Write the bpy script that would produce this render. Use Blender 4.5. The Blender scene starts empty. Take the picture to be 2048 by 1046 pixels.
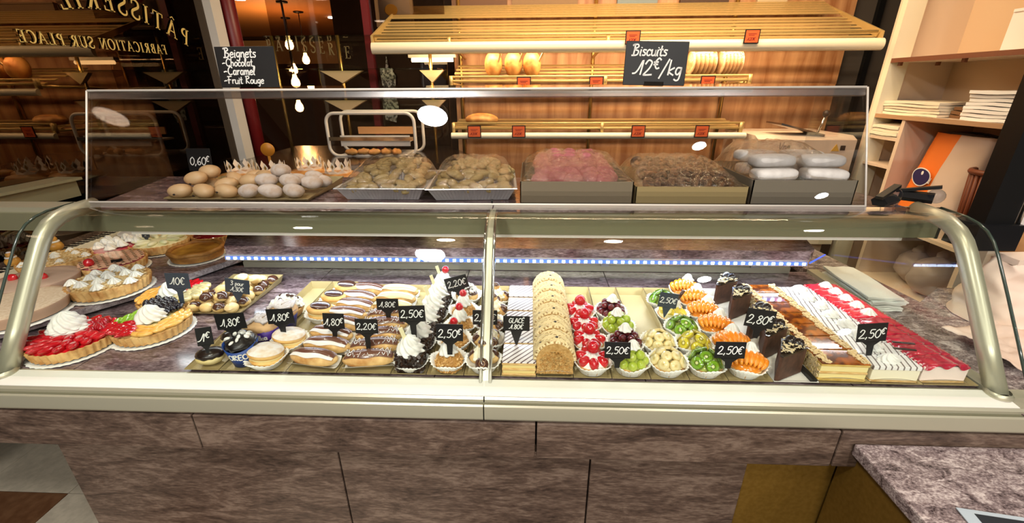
import bpy, math, random
from mathutils import Vector, Matrix, noise
random.seed(7)
PI = math.pi
sc = bpy.context.scene
COL = sc.collection

# ---------------------------------------------------------------- camera
cd = bpy.data.cameras.new('camera'); cam = bpy.data.objects.new('camera', cd); COL.objects.link(cam)
cd.sensor_fit = 'HORIZONTAL'; cd.sensor_width = 36.0; cd.lens = 868.0 / 2048.0 * 36.0
cd.clip_start = 0.02; cd.clip_end = 60
_p, _y, _r = math.radians(22.1), math.radians(2.4), math.radians(0.3)
_f = Vector((-math.sin(_y) * math.cos(_p), math.cos(_y) * math.cos(_p), -math.sin(_p)))
_rt = Vector((math.cos(_y), math.sin(_y), 0)); _up = _rt.cross(_f)
_r2 = _rt * math.cos(_r) - _up * math.sin(_r); _u2 = _r2.cross(_f)
_m = Matrix((_r2, _u2, -_f)).transposed().to_4x4(); _m.translation = Vector((0, 0, 1.55))
cam.matrix_world = _m
sc.camera = cam

# ---------------------------------------------------------------- world, exposure
w = bpy.data.worlds.new('night'); sc.world = w; w.use_nodes = True
w.node_tree.nodes['Background'].inputs[0].default_value = (0.010, 0.009, 0.010, 1)
w.node_tree.nodes['Background'].inputs[1].default_value = 1.0
sc.view_settings.view_transform = 'Standard'; sc.view_settings.look = 'None'
sc.view_settings.exposure = 0.15; sc.view_settings.gamma = 1.0
sc.view_settings.use_curve_mapping = False
cy = sc.cycles
cy.max_bounces = 7; cy.diffuse_bounces = 3; cy.glossy_bounces = 4; cy.transmission_bounces = 4
cy.transparent_max_bounces = 24; cy.caustics_reflective = False; cy.caustics_refractive = False
cy.sample_clamp_indirect = 4.0; cy.use_denoising = True

def lamp(name, kind, loc, energy, color, rot=(0, 0, 0), size=0.2, size_y=None, spread=None):
    d = bpy.data.lights.new(name, kind); d.energy = energy; d.color = color
    if kind == 'AREA':
        d.size = size
        if size_y: d.shape = 'RECTANGLE'; d.size_y = size_y
        else: d.shape = 'DISK'
        if spread: d.spread = spread
    else: d.shadow_soft_size = size
    o = bpy.data.objects.new(name, d); COL.objects.link(o); o.location = loc; o.rotation_euler = rot
    return o
WARM = (1.0, 0.70, 0.42); NEUT = (1.0, 0.95, 0.89); COOL = (0.80, 0.90, 1.0)
# shop ceiling lamps; rear ones and those over the counters added as fill (their bodies are built further down)
PANELS = [(-0.73, -0.22, 24, 0.11), (1.36, -0.58, 14, 0.05), (2.80, -1.36, 14, 0.05), (-0.9, -2.7, 95, 0.15), (0.6, -2.7, 95, 0.15), (1.9, -2.7, 50, 0.15), (-0.55, 0.42, 8, 0.06), (0.55, 0.42, 8, 0.06), (-1.45, 1.25, 6, 0.06), (1.75, 1.35, 7, 0.06)]
for i, (x, y, e, r) in enumerate(PANELS):
    lamp('ceiling_light', 'AREA', (x, y, 2.772), e, NEUT if i < 6 else (1.0, 0.86, 0.68), size=2 * r)
# warm rack tube and cool case strip, plus added fill lights (their bodies are built further down)
lamp('rack_tube_light', 'AREA', (0.55, 3.19, 1.775), 17, WARM, rot=(math.radians(14), 0, 0), size=2.75, size_y=0.03)
lamp('rack_top_fill', 'AREA', (0.6, 2.62, 2.70), 58, (1.0, 0.76, 0.48), rot=(math.radians(32), 0, 0), size=2.6, size_y=0.06)  # unseen fill light added to brighten the bread rack
lamp('case_strip_light', 'AREA', (-0.10, 1.412, 0.972), 3.8, COOL, rot=(math.radians(-10), 0, 0), size=2.0, size_y=0.012)
lamp('case_front_fill', 'AREA', (-0.08, 1.290, 1.108), 3.6, (0.93, 0.96, 1.0), rot=(math.radians(-20), 0, 0), size=2.4, size_y=0.02)  # unseen fill strip added under the beam to light the pastries

# ---------------------------------------------------------------- materials
def lin(h):
    h = h.lstrip('#'); out = []
    for i in (0, 2, 4):
        c = int(h[i:i + 2], 16) / 255.0
        out.append(c / 12.92 if c <= 0.04045 else ((c + 0.055) / 1.055) ** 2.4)
    return (*out, 1.0)
MATS = {}
def mat(name, c, rough=0.5, metal=0.0, c2=None, scale=20.0, stretch=(1, 1, 1), bump=0.0, bscale=None, detail=4.0, lo=0.35, hi=0.65,
        coat=0.0, sss=0.0, emit=0.0, spec=0.5, trans=0.0):
    if name in MATS: return MATS[name]
    m = bpy.data.materials.new(name); m.use_nodes = True; nt = m.node_tree; b = nt.nodes['Principled BSDF']
    b.inputs['Base Color'].default_value = lin(c); b.inputs['Roughness'].default_value = rough; b.inputs['Metallic'].default_value = metal
    b.inputs['Coat Weight'].default_value = coat; b.inputs['Coat Roughness'].default_value = 0.06
    b.inputs['Specular IOR Level'].default_value = spec
    if sss: b.inputs['Subsurface Weight'].default_value = sss; b.inputs['Subsurface Scale'].default_value = 0.004
    if trans: b.inputs['Transmission Weight'].default_value = trans
    if emit: b.inputs['Emission Color'].default_value = lin(c); b.inputs['Emission Strength'].default_value = emit
    if c2 or bump:
        tc = nt.nodes.new('ShaderNodeTexCoord'); mp = nt.nodes.new('ShaderNodeMapping'); mp.inputs['Scale'].default_value = stretch
        nt.links.new(tc.outputs['Object'], mp.inputs['Vector'])
    if c2:
        n = nt.nodes.new('ShaderNodeTexNoise'); n.inputs['Scale'].default_value = scale; n.inputs['Detail'].default_value = detail
        nt.links.new(mp.outputs[0], n.inputs['Vector'])
        r = nt.nodes.new('ShaderNodeValToRGB'); r.color_ramp.elements[0].position = lo; r.color_ramp.elements[1].position = hi
        r.color_ramp.elements[0].color = lin(c); r.color_ramp.elements[1].color = lin(c2)
        nt.links.new(n.outputs['Fac'], r.inputs[0]); nt.links.new(r.outputs[0], b.inputs['Base Color'])
    if bump:
        n2 = nt.nodes.new('ShaderNodeTexNoise'); n2.inputs['Scale'].default_value = bscale or scale; n2.inputs['Detail'].default_value = 3
        nt.links.new(mp.outputs[0], n2.inputs['Vector'])
        bp = nt.nodes.new('ShaderNodeBump'); bp.inputs['Strength'].default_value = bump; bp.inputs['Distance'].default_value = 0.004
        nt.links.new(n2.outputs['Fac'], bp.inputs['Height']); nt.links.new(bp.outputs[0], b.inputs['Normal'])
    MATS[name] = m
    return m
def emis(name, c, s):
    if name in MATS: return MATS[name]
    m = bpy.data.materials.new(name); m.use_nodes = True; nt = m.node_tree; nt.nodes.clear()
    e = nt.nodes.new('ShaderNodeEmission'); e.inputs[0].default_value = lin(c); e.inputs[1].default_value = s
    o = nt.nodes.new('ShaderNodeOutputMaterial'); nt.links.new(e.outputs[0], o.inputs[0]); MATS[name] = m
    return m
def glass(name, tint='#ffffff', ior=1.45, rough=0.0, bump=0.0, bscale=30, add=0.0, refl='#ffffff'):
    if name in MATS: return MATS[name]
    m = bpy.data.materials.new(name); m.use_nodes = True; nt = m.node_tree; nt.nodes.clear()
    t = nt.nodes.new('ShaderNodeBsdfTransparent'); t.inputs[0].default_value = lin(tint)
    g = nt.nodes.new('ShaderNodeBsdfGlossy'); g.inputs['Roughness'].default_value = rough; g.inputs[0].default_value = lin(refl)
    fr = nt.nodes.new('ShaderNodeFresnel'); ge = nt.nodes.new('ShaderNodeNewGeometry'); mr = nt.nodes.new('ShaderNodeMapRange')
    mr.inputs['To Min'].default_value = ior; mr.inputs['To Max'].default_value = 1.0 / ior      # the same reflectance from both faces of a thin pane
    nt.links.new(ge.outputs['Backfacing'], mr.inputs[0]); nt.links.new(mr.outputs[0], fr.inputs[0])
    mx = nt.nodes.new('ShaderNodeMixShader'); o = nt.nodes.new('ShaderNodeOutputMaterial')
    src = fr.outputs[0]
    if add:
        ma = nt.nodes.new('ShaderNodeMath'); ma.operation = 'ADD'; ma.inputs[1].default_value = add; ma.use_clamp = True
        nt.links.new(src, ma.inputs[0]); src = ma.outputs[0]
    if bump:
        tc = nt.nodes.new('ShaderNodeTexCoord'); mp = nt.nodes.new('ShaderNodeMapping'); mp.inputs['Scale'].default_value = (1, 2.2, 1)
        n = nt.nodes.new('ShaderNodeTexNoise'); n.inputs['Scale'].default_value = bscale; n.inputs['Detail'].default_value = 3; n.inputs['Distortion'].default_value = 1.5
        bp = nt.nodes.new('ShaderNodeBump'); bp.inputs['Strength'].default_value = bump; bp.inputs['Distance'].default_value = 0.01
        nt.links.new(tc.outputs['Object'], mp.inputs[0]); nt.links.new(mp.outputs[0], n.inputs[0]); nt.links.new(n.outputs['Fac'], bp.inputs['Height'])
        nt.links.new(bp.outputs[0], g.inputs['Normal']); nt.links.new(bp.outputs[0], fr.inputs['Normal'])
    nt.links.new(src, mx.inputs[0]); nt.links.new(t.outputs[0], mx.inputs[1]); nt.links.new(g.outputs[0], mx.inputs[2]); nt.links.new(mx.outputs[0], o.inputs[0])
    MATS[name] = m
    return m
def granite(name, dark, midc, light, sc_=7.0, rough=0.25, stretch=(1.0, 3.0, 3.0), rot=0.25):
    if name in MATS: return MATS[name]
    m = bpy.data.materials.new(name); m.use_nodes = True; nt = m.node_tree; b = nt.nodes['Principled BSDF']; b.inputs['Roughness'].default_value = rough
    tc = nt.nodes.new('ShaderNodeTexCoord'); mp = nt.nodes.new('ShaderNodeMapping'); mp.inputs['Scale'].default_value = stretch; mp.inputs['Rotation'].default_value = (0.1, rot, 0.2)
    nt.links.new(tc.outputs['Object'], mp.inputs[0])
    n1 = nt.nodes.new('ShaderNodeTexNoise'); n1.inputs['Scale'].default_value = sc_; n1.inputs['Detail'].default_value = 9; n1.inputs['Roughness'].default_value = 0.72; n1.inputs['Distortion'].default_value = 0.9
    n2 = nt.nodes.new('ShaderNodeTexNoise'); n2.inputs['Scale'].default_value = sc_ * 9; n2.inputs['Detail'].default_value = 4
    nt.links.new(mp.outputs[0], n1.inputs[0]); nt.links.new(mp.outputs[0], n2.inputs[0])
    r = nt.nodes.new('ShaderNodeValToRGB'); e = r.color_ramp.elements
    e[0].position = 0.33; e[0].color = lin(dark); e[1].position = 0.68; e[1].color = lin(light)
    k = e.new(0.50); k.color = lin(midc)
    mx = nt.nodes.new('ShaderNodeMath'); mx.operation = 'MULTIPLY_ADD'; mx.inputs[1].default_value = 0.45
    nt.links.new(n2.outputs['Fac'], mx.inputs[0])
    ms = nt.nodes.new('ShaderNodeMath'); ms.operation = 'MULTIPLY_ADD'; ms.inputs[1].default_value = 1.0; ms.inputs[2].default_value = -0.22
    nt.links.new(n1.outputs['Fac'], ms.inputs[0]); nt.links.new(ms.outputs[0], mx.inputs[2])
    nt.links.new(mx.outputs[0], r.inputs[0]); nt.links.new(r.outputs[0], b.inputs['Base Color'])
    MATS[name] = m
    return m
def wood(name, a, bcol, vert=True, rough=0.45):
    if name in MATS: return MATS[name]
    m = bpy.data.materials.new(name); m.use_nodes = True; nt = m.node_tree; b = nt.nodes['Principled BSDF']; b.inputs['Roughness'].default_value = rough
    tc = nt.nodes.new('ShaderNodeTexCoord'); mp = nt.nodes.new('ShaderNodeMapping')
    mp.inputs['Scale'].default_value = (5, 5, 0.55) if vert else (0.55, 5, 5)
    nt.links.new(tc.outputs['Object'], mp.inputs[0])
    n = nt.nodes.new('ShaderNodeTexNoise'); n.inputs['Scale'].default_value = 1.6; n.inputs['Detail'].default_value = 6; n.inputs['Roughness'].default_value = 0.55; n.inputs['Distortion'].default_value = 2.2
    nt.links.new(mp.outputs[0], n.inputs[0])
    wv = nt.nodes.new('ShaderNodeTexWave'); wv.inputs['Scale'].default_value = 0.45; wv.inputs['Distortion'].default_value = 11; wv.inputs['Detail'].default_value = 3
    nt.links.new(mp.outputs[0], wv.inputs[0])
    ad = nt.nodes.new('ShaderNodeMath'); ad.operation = 'MULTIPLY_ADD'; ad.inputs[1].default_value = 0.22
    nt.links.new(wv.outputs['Fac'], ad.inputs[0]); nt.links.new(n.outputs['Fac'], ad.inputs[2])
    r = nt.nodes.new('ShaderNodeValToRGB'); r.color_ramp.elements[0].position = 0.36; r.color_ramp.elements[1].position = 0.92
    r.color_ramp.elements[0].color = lin(a); r.color_ramp.elements[1].color = lin(bcol)
    nt.links.new(ad.outputs[0], r.inputs[0]); nt.links.new(r.outputs[0], b.inputs['Base Color'])
    MATS[name] = m
    return m
def striped(name, base, line, period=0.012, width=0.18, angle=0.5, wob=0.0, rough=0.3, coat=0.2):
    """printed icing lines across a top, in object space"""
    m = bpy.data.materials.new(name); m.use_nodes = True; nt = m.node_tree; b = nt.nodes['Principled BSDF']
    b.inputs['Roughness'].default_value = rough; b.inputs['Coat Weight'].default_value = coat
    tc = nt.nodes.new('ShaderNodeTexCoord'); mp = nt.nodes.new('ShaderNodeMapping'); mp.inputs['Rotation'].default_value = (0, 0, angle)
    nt.links.new(tc.outputs['Object'], mp.inputs[0])
    wv = nt.nodes.new('ShaderNodeTexWave'); wv.inputs['Scale'].default_value = 1.0 / period / 3.18; wv.inputs['Distortion'].default_value = wob; wv.inputs['Detail'].default_value = 1
    nt.links.new(mp.outputs[0], wv.inputs[0])
    r = nt.nodes.new('ShaderNodeValToRGB'); r.color_ramp.elements[0].position = 1 - width - 0.08; r.color_ramp.elements[1].position = 1 - width + 0.08
    r.color_ramp.elements[0].color = lin(base); r.color_ramp.elements[1].color = lin(line)
    nt.links.new(wv.outputs['Fac'], r.inputs[0]); nt.links.new(r.outputs[0], b.inputs['Base Color'])
    return m

M_CHAMP = mat('champagne_metal', '#bdb9a2', 0.34, 0.5)
M_BEAM = mat('olive_champagne_metal', '#8a896e', 0.30, 0.4)
M_RAIL = mat('cream_enamel', '#e9dfc4', 0.35)
M_CHROME = mat('chrome', '#d8d6d0', 0.12, 1.0)
M_BLACK = mat('black_plastic', '#0b0b0c', 0.4)
M_DARKSTEEL = mat('dark_steel', '#1b1c1f', 0.35, 0.4)
M_GLASS = glass('case_glass', '#fbfdfb', 1.36)
M_ACRYL = glass('acrylic', '#f6f6f6', 1.42, add=0.012)
M_EDGE = mat('acrylic_edge', '#e6dfd6', 0.2, 0.0, emit=0.0, spec=0.8)
M_GRAN = granite('granite_mauve', '#33272a', '#6a575a', '#a08d90', 9.0, 0.16)
M_GRANL = granite('granite_counter', '#352a2b', '#857575', '#cfc2be', 16.0, 0.2, (1.2, 2.0, 2.0), 0.6)
M_TILE = granite('granite_front', '#3a2d26', '#5c4a3f', '#7f6c5e', 6.5, 0.42, (0.8, 2.6, 3.0), 0.30)
M_OAK = wood('oak_laminate', '#9a6238', '#d2a070')
M_GOLD = mat('gold_tray', '#b3a072', 0.42, 0.35)
M_GOLDP = mat('gold_panel', '#6d5018', 0.5, 0.25, c2='#785a22', scale=90)
M_SLATE = mat('black_slate', '#0d0d0f', 0.45)
M_SLATE_SHEEN = mat('slate_sheen', '#39414d', 0.35)  # reflection on tilted slate cards, painted as an even grey
M_CHALK = mat('chalk', '#f2f2ee', 0.8, emit=0.0)
M_WHITE = mat('white_cream', '#eae8e2', 0.40, sss=0.05)
M_PAPER = mat('white_paper', '#f1efe8', 0.7)
M_CHOC = mat('chocolate_glaze', '#4a2c20', 0.22, coat=0.5)
M_DCHOC = mat('dark_chocolate', '#1d100b', 0.28, coat=0.3)
M_CHOUX = mat('choux_pastry', '#b9803f', 0.6, c2='#e6c283', scale=28, bump=0.35, bscale=70)
M_SHORT = mat('shortcrust', '#b67c3e', 0.65, c2='#e0b777', scale=30, bump=0.2, bscale=120)

# ---------------------------------------------------------------- mesh building
class MB:
    def __init__(s): s.v = []; s.f = []; s.m = []
    def add(s, v, f, m=0):
        o = len(s.v); s.v += [tuple(p) for p in v]; s.f += [tuple(i + o for i in q) for q in f]; s.m += [m] * len(f); return s
    def box(s, c, d, m=0, rz=0.0, rx=0.0, ry=0.0):
        hx, hy, hz = d[0] / 2, d[1] / 2, d[2] / 2
        R = Matrix.Rotation(rz, 3, 'Z') @ Matrix.Rotation(ry, 3, 'Y') @ Matrix.Rotation(rx, 3, 'X')
        v = [Vector(c) + R @ Vector((x, y, z)) for z in (-hz, hz) for y in (-hy, hy) for x in (-hx, hx)]
        return s.add(v, [(0, 2, 3, 1), (4, 5, 7, 6), (0, 1, 5, 4), (2, 6, 7, 3), (0, 4, 6, 2), (1, 3, 7, 5)], m)
    def bbox(s, a, b, m=0):
        return s.box([(a[i] + b[i]) / 2 for i in range(3)], [abs(b[i] - a[i]) for i in range(3)], m)
    def prism(s, poly, z0, z1, m=0):            # polygon in xy
        n = len(poly); v = [(x, y, z0) for x, y in poly] + [(x, y, z1) for x, y in poly]
        return s.add(v, [tuple(range(n - 1, -1, -1)), tuple(range(n, 2 * n))] + [(i, (i + 1) % n, n + (i + 1) % n, n + i) for i in range(n)], m)
    def xprism(s, poly, x0, x1, m=0):           # polygon in yz, run along x
        n = len(poly); v = [(x0, y, z) for y, z in poly] + [(x1, y, z) for y, z in poly]
        return s.add(v, [tuple(range(n - 1, -1, -1)), tuple(range(n, 2 * n))] + [(i, (i + 1) % n, n + (i + 1) % n, n + i) for i in range(n)], m)
    def yprism(s, poly, y0, y1, m=0):           # polygon in xz, run along y
        n = len(poly); v = [(x, y0, z) for x, z in poly] + [(x, y1, z) for x, z in poly]
        return s.add(v, [tuple(range(n)), tuple(range(2 * n - 1, n - 1, -1))] + [(i, n + i, n + (i + 1) % n, (i + 1) % n) for i in range(n)], m)
    def lathe(s, prof, n=24, m=0, fn=None, c=(0, 0, 0), close=False):
        v = []
        for j, (r, z) in enumerate(prof):
            for i in range(n):
                a = 2 * PI * i / n; rr, zz = (r, z) if fn is None else fn(r, z, a, j)
                v.append((c[0] + rr * math.cos(a), c[1] + rr * math.sin(a), c[2] + zz))
        k = len(prof)
        f = [(j * n + i, j * n + (i + 1) % n, (j + 1) * n + (i + 1) % n, (j + 1) * n + i) for j in range(k - 1) for i in range(n)]
        if prof[0][0] > 1e-6 and close: f.append(tuple(range(n - 1, -1, -1)))
        if prof[-1][0] > 1e-6 and close: f.append(tuple(range((k - 1) * n, k * n)))
        return s.add(v, f, m)
    def ell(s, c, r, n=12, k=8, m=0, R=None, fn=None):
        v = []
        for j in range(k + 1):
            t = PI * j / k - PI / 2
            for i in range(n):
                a = 2 * PI * i / n; p = Vector((r[0] * math.cos(t) * math.cos(a), r[1] * math.cos(t) * math.sin(a), r[2] * math.sin(t)))
                if fn: p = fn(p)
                if R is not None: p = R @ p
                v.append((c[0] + p.x, c[1] + p.y, c[2] + p.z))
        return s.add(v, [(j * n + i, j * n + (i + 1) % n, (j + 1) * n + (i + 1) % n, (j + 1) * n + i) for j in range(k) for i in range(n)], m)
    def tube(s, path, r, n=10, m=0, closed=False):
        P = [Vector(p) for p in path]; k = len(P); v = []
        prev = None
        for j in range(k):
            if closed: d = (P[(j + 1) % k] - P[j - 1]).normalized()
            else: d = (P[min(j + 1, k - 1)] - P[max(j - 1, 0)]).normalized()
            if prev is None:
                a = Vector((0, 0, 1)) if abs(d.z) < 0.9 else Vector((1, 0, 0)); u = d.cross(a).normalized()
            else: u = (prev - d * prev.dot(d)).normalized()
            prev = u; q = d.cross(u); rr = r[j] if isinstance(r, (list, tuple)) else r
            for i in range(n):
                a = 2 * PI * i / n; v.append(P[j] + (u * math.cos(a) + q * math.sin(a)) * rr)
        f = []
        for j in range(k if closed else k - 1):
            for i in range(n):
                f.append((j * n + i, j * n + (i + 1) % n, ((j + 1) % k) * n + (i + 1) % n, ((j + 1) % k) * n + i))
        if not closed: f += [tuple(range(n - 1, -1, -1)), tuple(range((k - 1) * n, k * n))]
        return s.add(v, f, m)
    def grid(s, fn, nu, nv, m=0):
        v = [fn(i / nu, j / nv) for j in range(nv + 1) for i in range(nu + 1)]; w_ = nu + 1
        return s.add(v, [(j * w_ + i, j * w_ + i + 1, (j + 1) * w_ + i + 1, (j + 1) * w_ + i) for j in range(nv) for i in range(nu)], m)
    def mesh(s, name, mats, smooth=True, angle=None):
        me = bpy.data.meshes.new(name); me.from_pydata(s.v, [], s.f)
        for m in (mats if isinstance(mats, (list, tuple)) else [mats]): me.materials.append(m)
        me.polygons.foreach_set('material_index', s.m)
        if smooth: me.polygons.foreach_set('use_smooth', [True] * len(s.f))
        me.update()
        if smooth and angle is not None:
            me.set_sharp_from_angle(angle=math.radians(angle))
        return me
def obj(name, me, parent=None, loc=(0, 0, 0), rot=(0, 0, 0), scale=(1, 1, 1), kind=None, label=None):
    o = bpy.data.objects.new(name, me); COL.objects.link(o); o.location = loc; o.rotation_euler = rot
    o.scale = (scale, scale, scale) if isinstance(scale, (int, float)) else scale
    if parent is not None: o.parent = parent
    if kind: o['kind'] = kind
    if label: o['label'] = label
    return o
def tag(o, label, cat, group=None, kind=None):
    o['label'] = label; o['category'] = cat
    if group: o['group'] = group
    if kind: o['kind'] = kind
    return o
def thing(name, label, cat, loc=(0, 0, 0), rz=0.0, group=None, rot=None):
    o = bpy.data.objects.new(name, None); COL.objects.link(o); o.location = loc; o.rotation_euler = rot or (0, 0, rz); o.empty_display_size = 0.02
    return tag(o, label, cat, group)
def struct(name, me): return obj(name, me, kind='structure')
def copy_tree(o, loc, rz=None, label=None, group=None, scale=None):
    r = o.copy(); COL.objects.link(r); r.location = loc
    if rz is not None: r.rotation_euler = (0, 0, rz)
    if scale: r.scale = (scale, scale, scale)
    if label: r['label'] = label
    if group: r['group'] = group
    for ch in list(o.children):
        c = ch.copy(); COL.objects.link(c); c.parent = r
        for g in list(ch.children):
            d = g.copy(); COL.objects.link(d); d.parent = c
    return r
def bev(o, wdt=0.003, seg=2):
    b = o.modifiers.new('bevel', 'BEVEL'); b.width = wdt; b.segments = seg; b.limit_method = 'ANGLE'; return o
ORD = ['first', 'second', 'third', 'fourth', 'fifth', 'sixth', 'seventh', 'eighth', 'ninth', 'tenth', 'eleventh', 'twelfth']
def nz(p, s=1.0): return noise.noise(Vector(p) * s)

# ---------------------------------------------------------------- stroke writing (chalk hand, serif capitals)
HAND = {
 '0': (.55, [[(.3, 1), (.08, .75), (.05, .3), (.25, 0), (.46, .25), (.48, .7), (.3, 1)]]),
 '1': (.50, [[(-.14, .10), (.02, .14), (.18, .42), (.38, 1), (.33, 0)]]),
 '2': (.60, [[(.05, .75), (.2, 1), (.42, .85), (.32, .45), (.05, .05), (.1, 0), (.55, .03)]]),
 '3': (.52, [[(.05, .9), (.28, 1), (.42, .8), (.2, .55), (.45, .35), (.35, .04), (.03, .06)]]),
 '5': (.55, [[(.48, 1), (.16, .98), (.12, .58), (.36, .6), (.46, .3), (.3, 0), (.04, .08)]]),
 '6': (.52, [[(.4, 1), (.14, .65), (.07, .25), (.25, 0), (.43, .2), (.3, .45), (.1, .3)]]),
 '8': (.52, [[(.25, .55), (.08, .8), (.25, 1), (.42, .8), (.25, .55), (.05, .25), (.25, 0), (.46, .25), (.25, .55)]]),
 ',': (.25, [[(.12, .1), (.04, -.16)]]), '.': (.22, [[(.08, .03), (.12, .06)]]),
 '€': (.60, [[(.52, .85), (.34, 1), (.13, .7), (.11, .35), (.28, .03), (.5, .12)], [(0, .62), (.36, .64)], [(0, .4), (.34, .42)]]),
 '/': (.45, [[(.0, -.2), (.42, 1.1)]]), '-': (.42, [[(0, .35), (.16, .42), (.34, .38)]]), ' ': (.35, []),
 'B': (.62, [[(.0, .9), (.15, .95), (.15, 0)], [(.0, .95), (.35, 1), (.45, .78), (.15, .55), (.5, .4), (.42, .05), (-.02, 0)]]),
 'e': (.42, [[(.03, .28), (.34, .33), (.25, .55), (.08, .42), (.05, .12), (.2, 0), (.38, .1)]]),
 'i': (.22, [[(.1, .5), (.08, .05), (.17, 0)], [(.12, .72), (.13, .76)]]),
 'g': (.45, [[(.36, .5), (.12, .5), (.06, .2), (.2, .05), (.35, .3), (.36, .5), (.34, -.2), (.2, -.35), (.03, -.25)]]),
 'n': (.44, [[(.05, .52), (.06, 0)], [(.06, .32), (.22, .54), (.33, .4), (.34, .02), (.42, .05)]]),
 't': (.34, [[(.15, .85), (.13, .1), (.25, 0), (.32, .08)], [(0, .55), (.3, .57)]]),
 's': (.36, [[(.3, .5), (.12, .52), (.08, .38), (.28, .2), (.22, .02), (.02, .05)]]),
 'C': (.58, [[(.5, .85), (.3, 1), (.08, .7), (.06, .3), (.25, .02), (.52, .12)]]),
 'h': (.46, [[(.08, 1), (.06, 0)], [(.06, .32), (.22, .54), (.34, .4), (.34, 0)]]),
 'o': (.44, [[(.2, .54), (.05, .35), (.08, .08), (.22, 0), (.37, .2), (.34, .45), (.2, .54)]]),
 'c': (.40, [[(.34, .45), (.2, .54), (.06, .35), (.08, .08), (.22, 0), (.36, .1)]]),
 'l': (.26, [[(.1, .4), (.2, .9), (.1, 1), (.07, .1), (.2, 0)]]),
 'a': (.46, [[(.34, .5), (.14, .52), (.05, .2), (.18, 0), (.34, .25), (.35, .52), (.36, .06), (.44, .02)]]),
 'r': (.36, [[(.05, .52), (.08, 0)], [(.08, .3), (.2, .52), (.33, .5)]]),
 'm': (.62, [[(.04, .52), (.06, 0)], [(.06, .32), (.18, .54), (.27, .4), (.28, 0)], [(.28, .32), (.4, .54), (.5, .4), (.52, 0), (.6, .05)]]),
 'F': (.52, [[(.12, .95), (.1, 0)], [(-.02, .95), (.5, 1)], [(.0, .52), (.38, .54)]]),
 'u': (.44, [[(.05, .52), (.06, .1), (.2, 0), (.34, .15), (.35, .52), (.36, .05), (.44, 0)]]),
 'R': (.58, [[(.1, 1), (.08, 0)], [(0, .95), (.35, 1), (.42, .75), (.1, .5), (.5, 0)]]),
 'p': (.44, [[(.06, .52), (.05, -.35)], [(.06, .4), (.22, .54), (.37, .3), (.22, .02), (.06, .12)]]),
 'k': (.44, [[(.08, 1), (.06, 0)], [(.36, .5), (.08, .25), (.4, 0)]]),
 'G': (.6, [[(.5, .85), (.28, 1), (.06, .65), (.08, .2), (.3, 0), (.5, .15), (.5, .42), (.3, .42)]]),
 'L': (.48, [[(.1, 1), (.08, 0), (.44, .03)]]),
 'A': (.58, [[(.02, 0), (.28, 1), (.52, 0)], [(.12, .35), (.44, .36)]]),
 'E': (.52, [[(.44, 1), (.1, .98), (.08, .02), (.46, .02)], [(.1, .52), (.38, .54)]]),
 'É': (.52, [[(.44, 1), (.1, .98), (.08, .02), (.46, .02)], [(.1, .52), (.38, .54)], [(.22, 1.12), (.4, 1.3)]]),
 'M': (.72, [[(.02, 0), (.12, 1), (.32, .3), (.54, 1), (.62, 0)]]),
 'O': (.66, [[(.3, 1), (.06, .75), (.06, .25), (.3, 0), (.56, .25), (.56, .75), (.3, 1)]]),
 'P': (.54, [[(.1, 1), (.08, 0)], [(0, .95), (.35, 1), (.44, .75), (.1, .48)]]),
}
HAND.update({'d': (.46, [[(.36, .45), (.18, .52), (.05, .25), (.18, 0), (.36, .25)], [(.37, 1), (.38, .06), (.46, .02)]]), 'V': (.5, [[(0, 1), (.22, 0), (.46, 1)]])})
def smooth_line(pts, sub=4):
    if len(pts) < 3: return pts
    out = []
    for i in range(len(pts) - 1):
        p0 = pts[max(i - 1, 0)]; p1 = pts[i]; p2 = pts[i + 1]; p3 = pts[min(i + 2, len(pts) - 1)]
        for k in range(sub):
            t = k / sub; out.append(tuple(0.5 * (2 * p1[d] + (p2[d] - p0[d]) * t + (2 * p0[d] - 5 * p1[d] + 4 * p2[d] - p3[d]) * t * t + (3 * p1[d] - p0[d] - 3 * p2[d] + p3[d]) * t ** 3) for d in (0, 1)))
    return out + [pts[-1]]
def ribbon(mb, pts, w_, z=0.0, th=0.0004, m=0):
    n = len(pts); L = []; Rr = []
    for i in range(n):
        a = pts[max(i - 1, 0)]; b = pts[min(i + 1, n - 1)]; dx, dy = b[0] - a[0], b[1] - a[1]; l = math.hypot(dx, dy) or 1
        ww = w_[i] if isinstance(w_, (list, tuple)) else w_
        nx, ny = -dy / l * ww / 2, dx / l * ww / 2; L.append((pts[i][0] + nx, pts[i][1] + ny)); Rr.append((pts[i][0] - nx, pts[i][1] - ny))
    v = [(x, y, z + th) for x, y in L] + [(x, y, z + th) for x, y in Rr] + [(x, y, z) for x, y in L] + [(x, y, z) for x, y in Rr]
    f = []
    for i in range(n - 1):
        f += [(n + i, n + i + 1, i + 1, i), (2 * n + i, i, i + 1, 2 * n + i + 1), (n + i, 3 * n + i, 3 * n + i + 1, n + i + 1)]
    mb.add(v, f, m)
def hand_width(s, h): return sum(HAND[ch][0] for ch in s) * h * 1.18
def hand(mb, s, x, y, h, w_, slant=0.12, sup=(), m=0, wide=1.18):
    """write s with its baseline from (x, y); characters whose index is in sup are raised and small"""
    for i, ch in enumerate(s):
        k = h * (0.72 if i in sup else 1.0); yy = y + (h * 0.42 if i in sup else 0)
        for st in HAND[ch][1]:
            pts = [(x + (px * wide + slant * py) * k, yy + py * k) for px, py in smooth_line(st, 4)]
            # extend the ends a little
            (x0, y0), (x1, y1) = pts[0], pts[1]; l = math.hypot(x0 - x1, y0 - y1) or 1
            pts[0] = (x0 + (x0 - x1) / l * w_ * .4, y0 + (y0 - y1) / l * w_ * .4)
            ribbon(mb, pts, w_, m=m)
        x += HAND[ch][0] * k * wide
    return x
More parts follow.
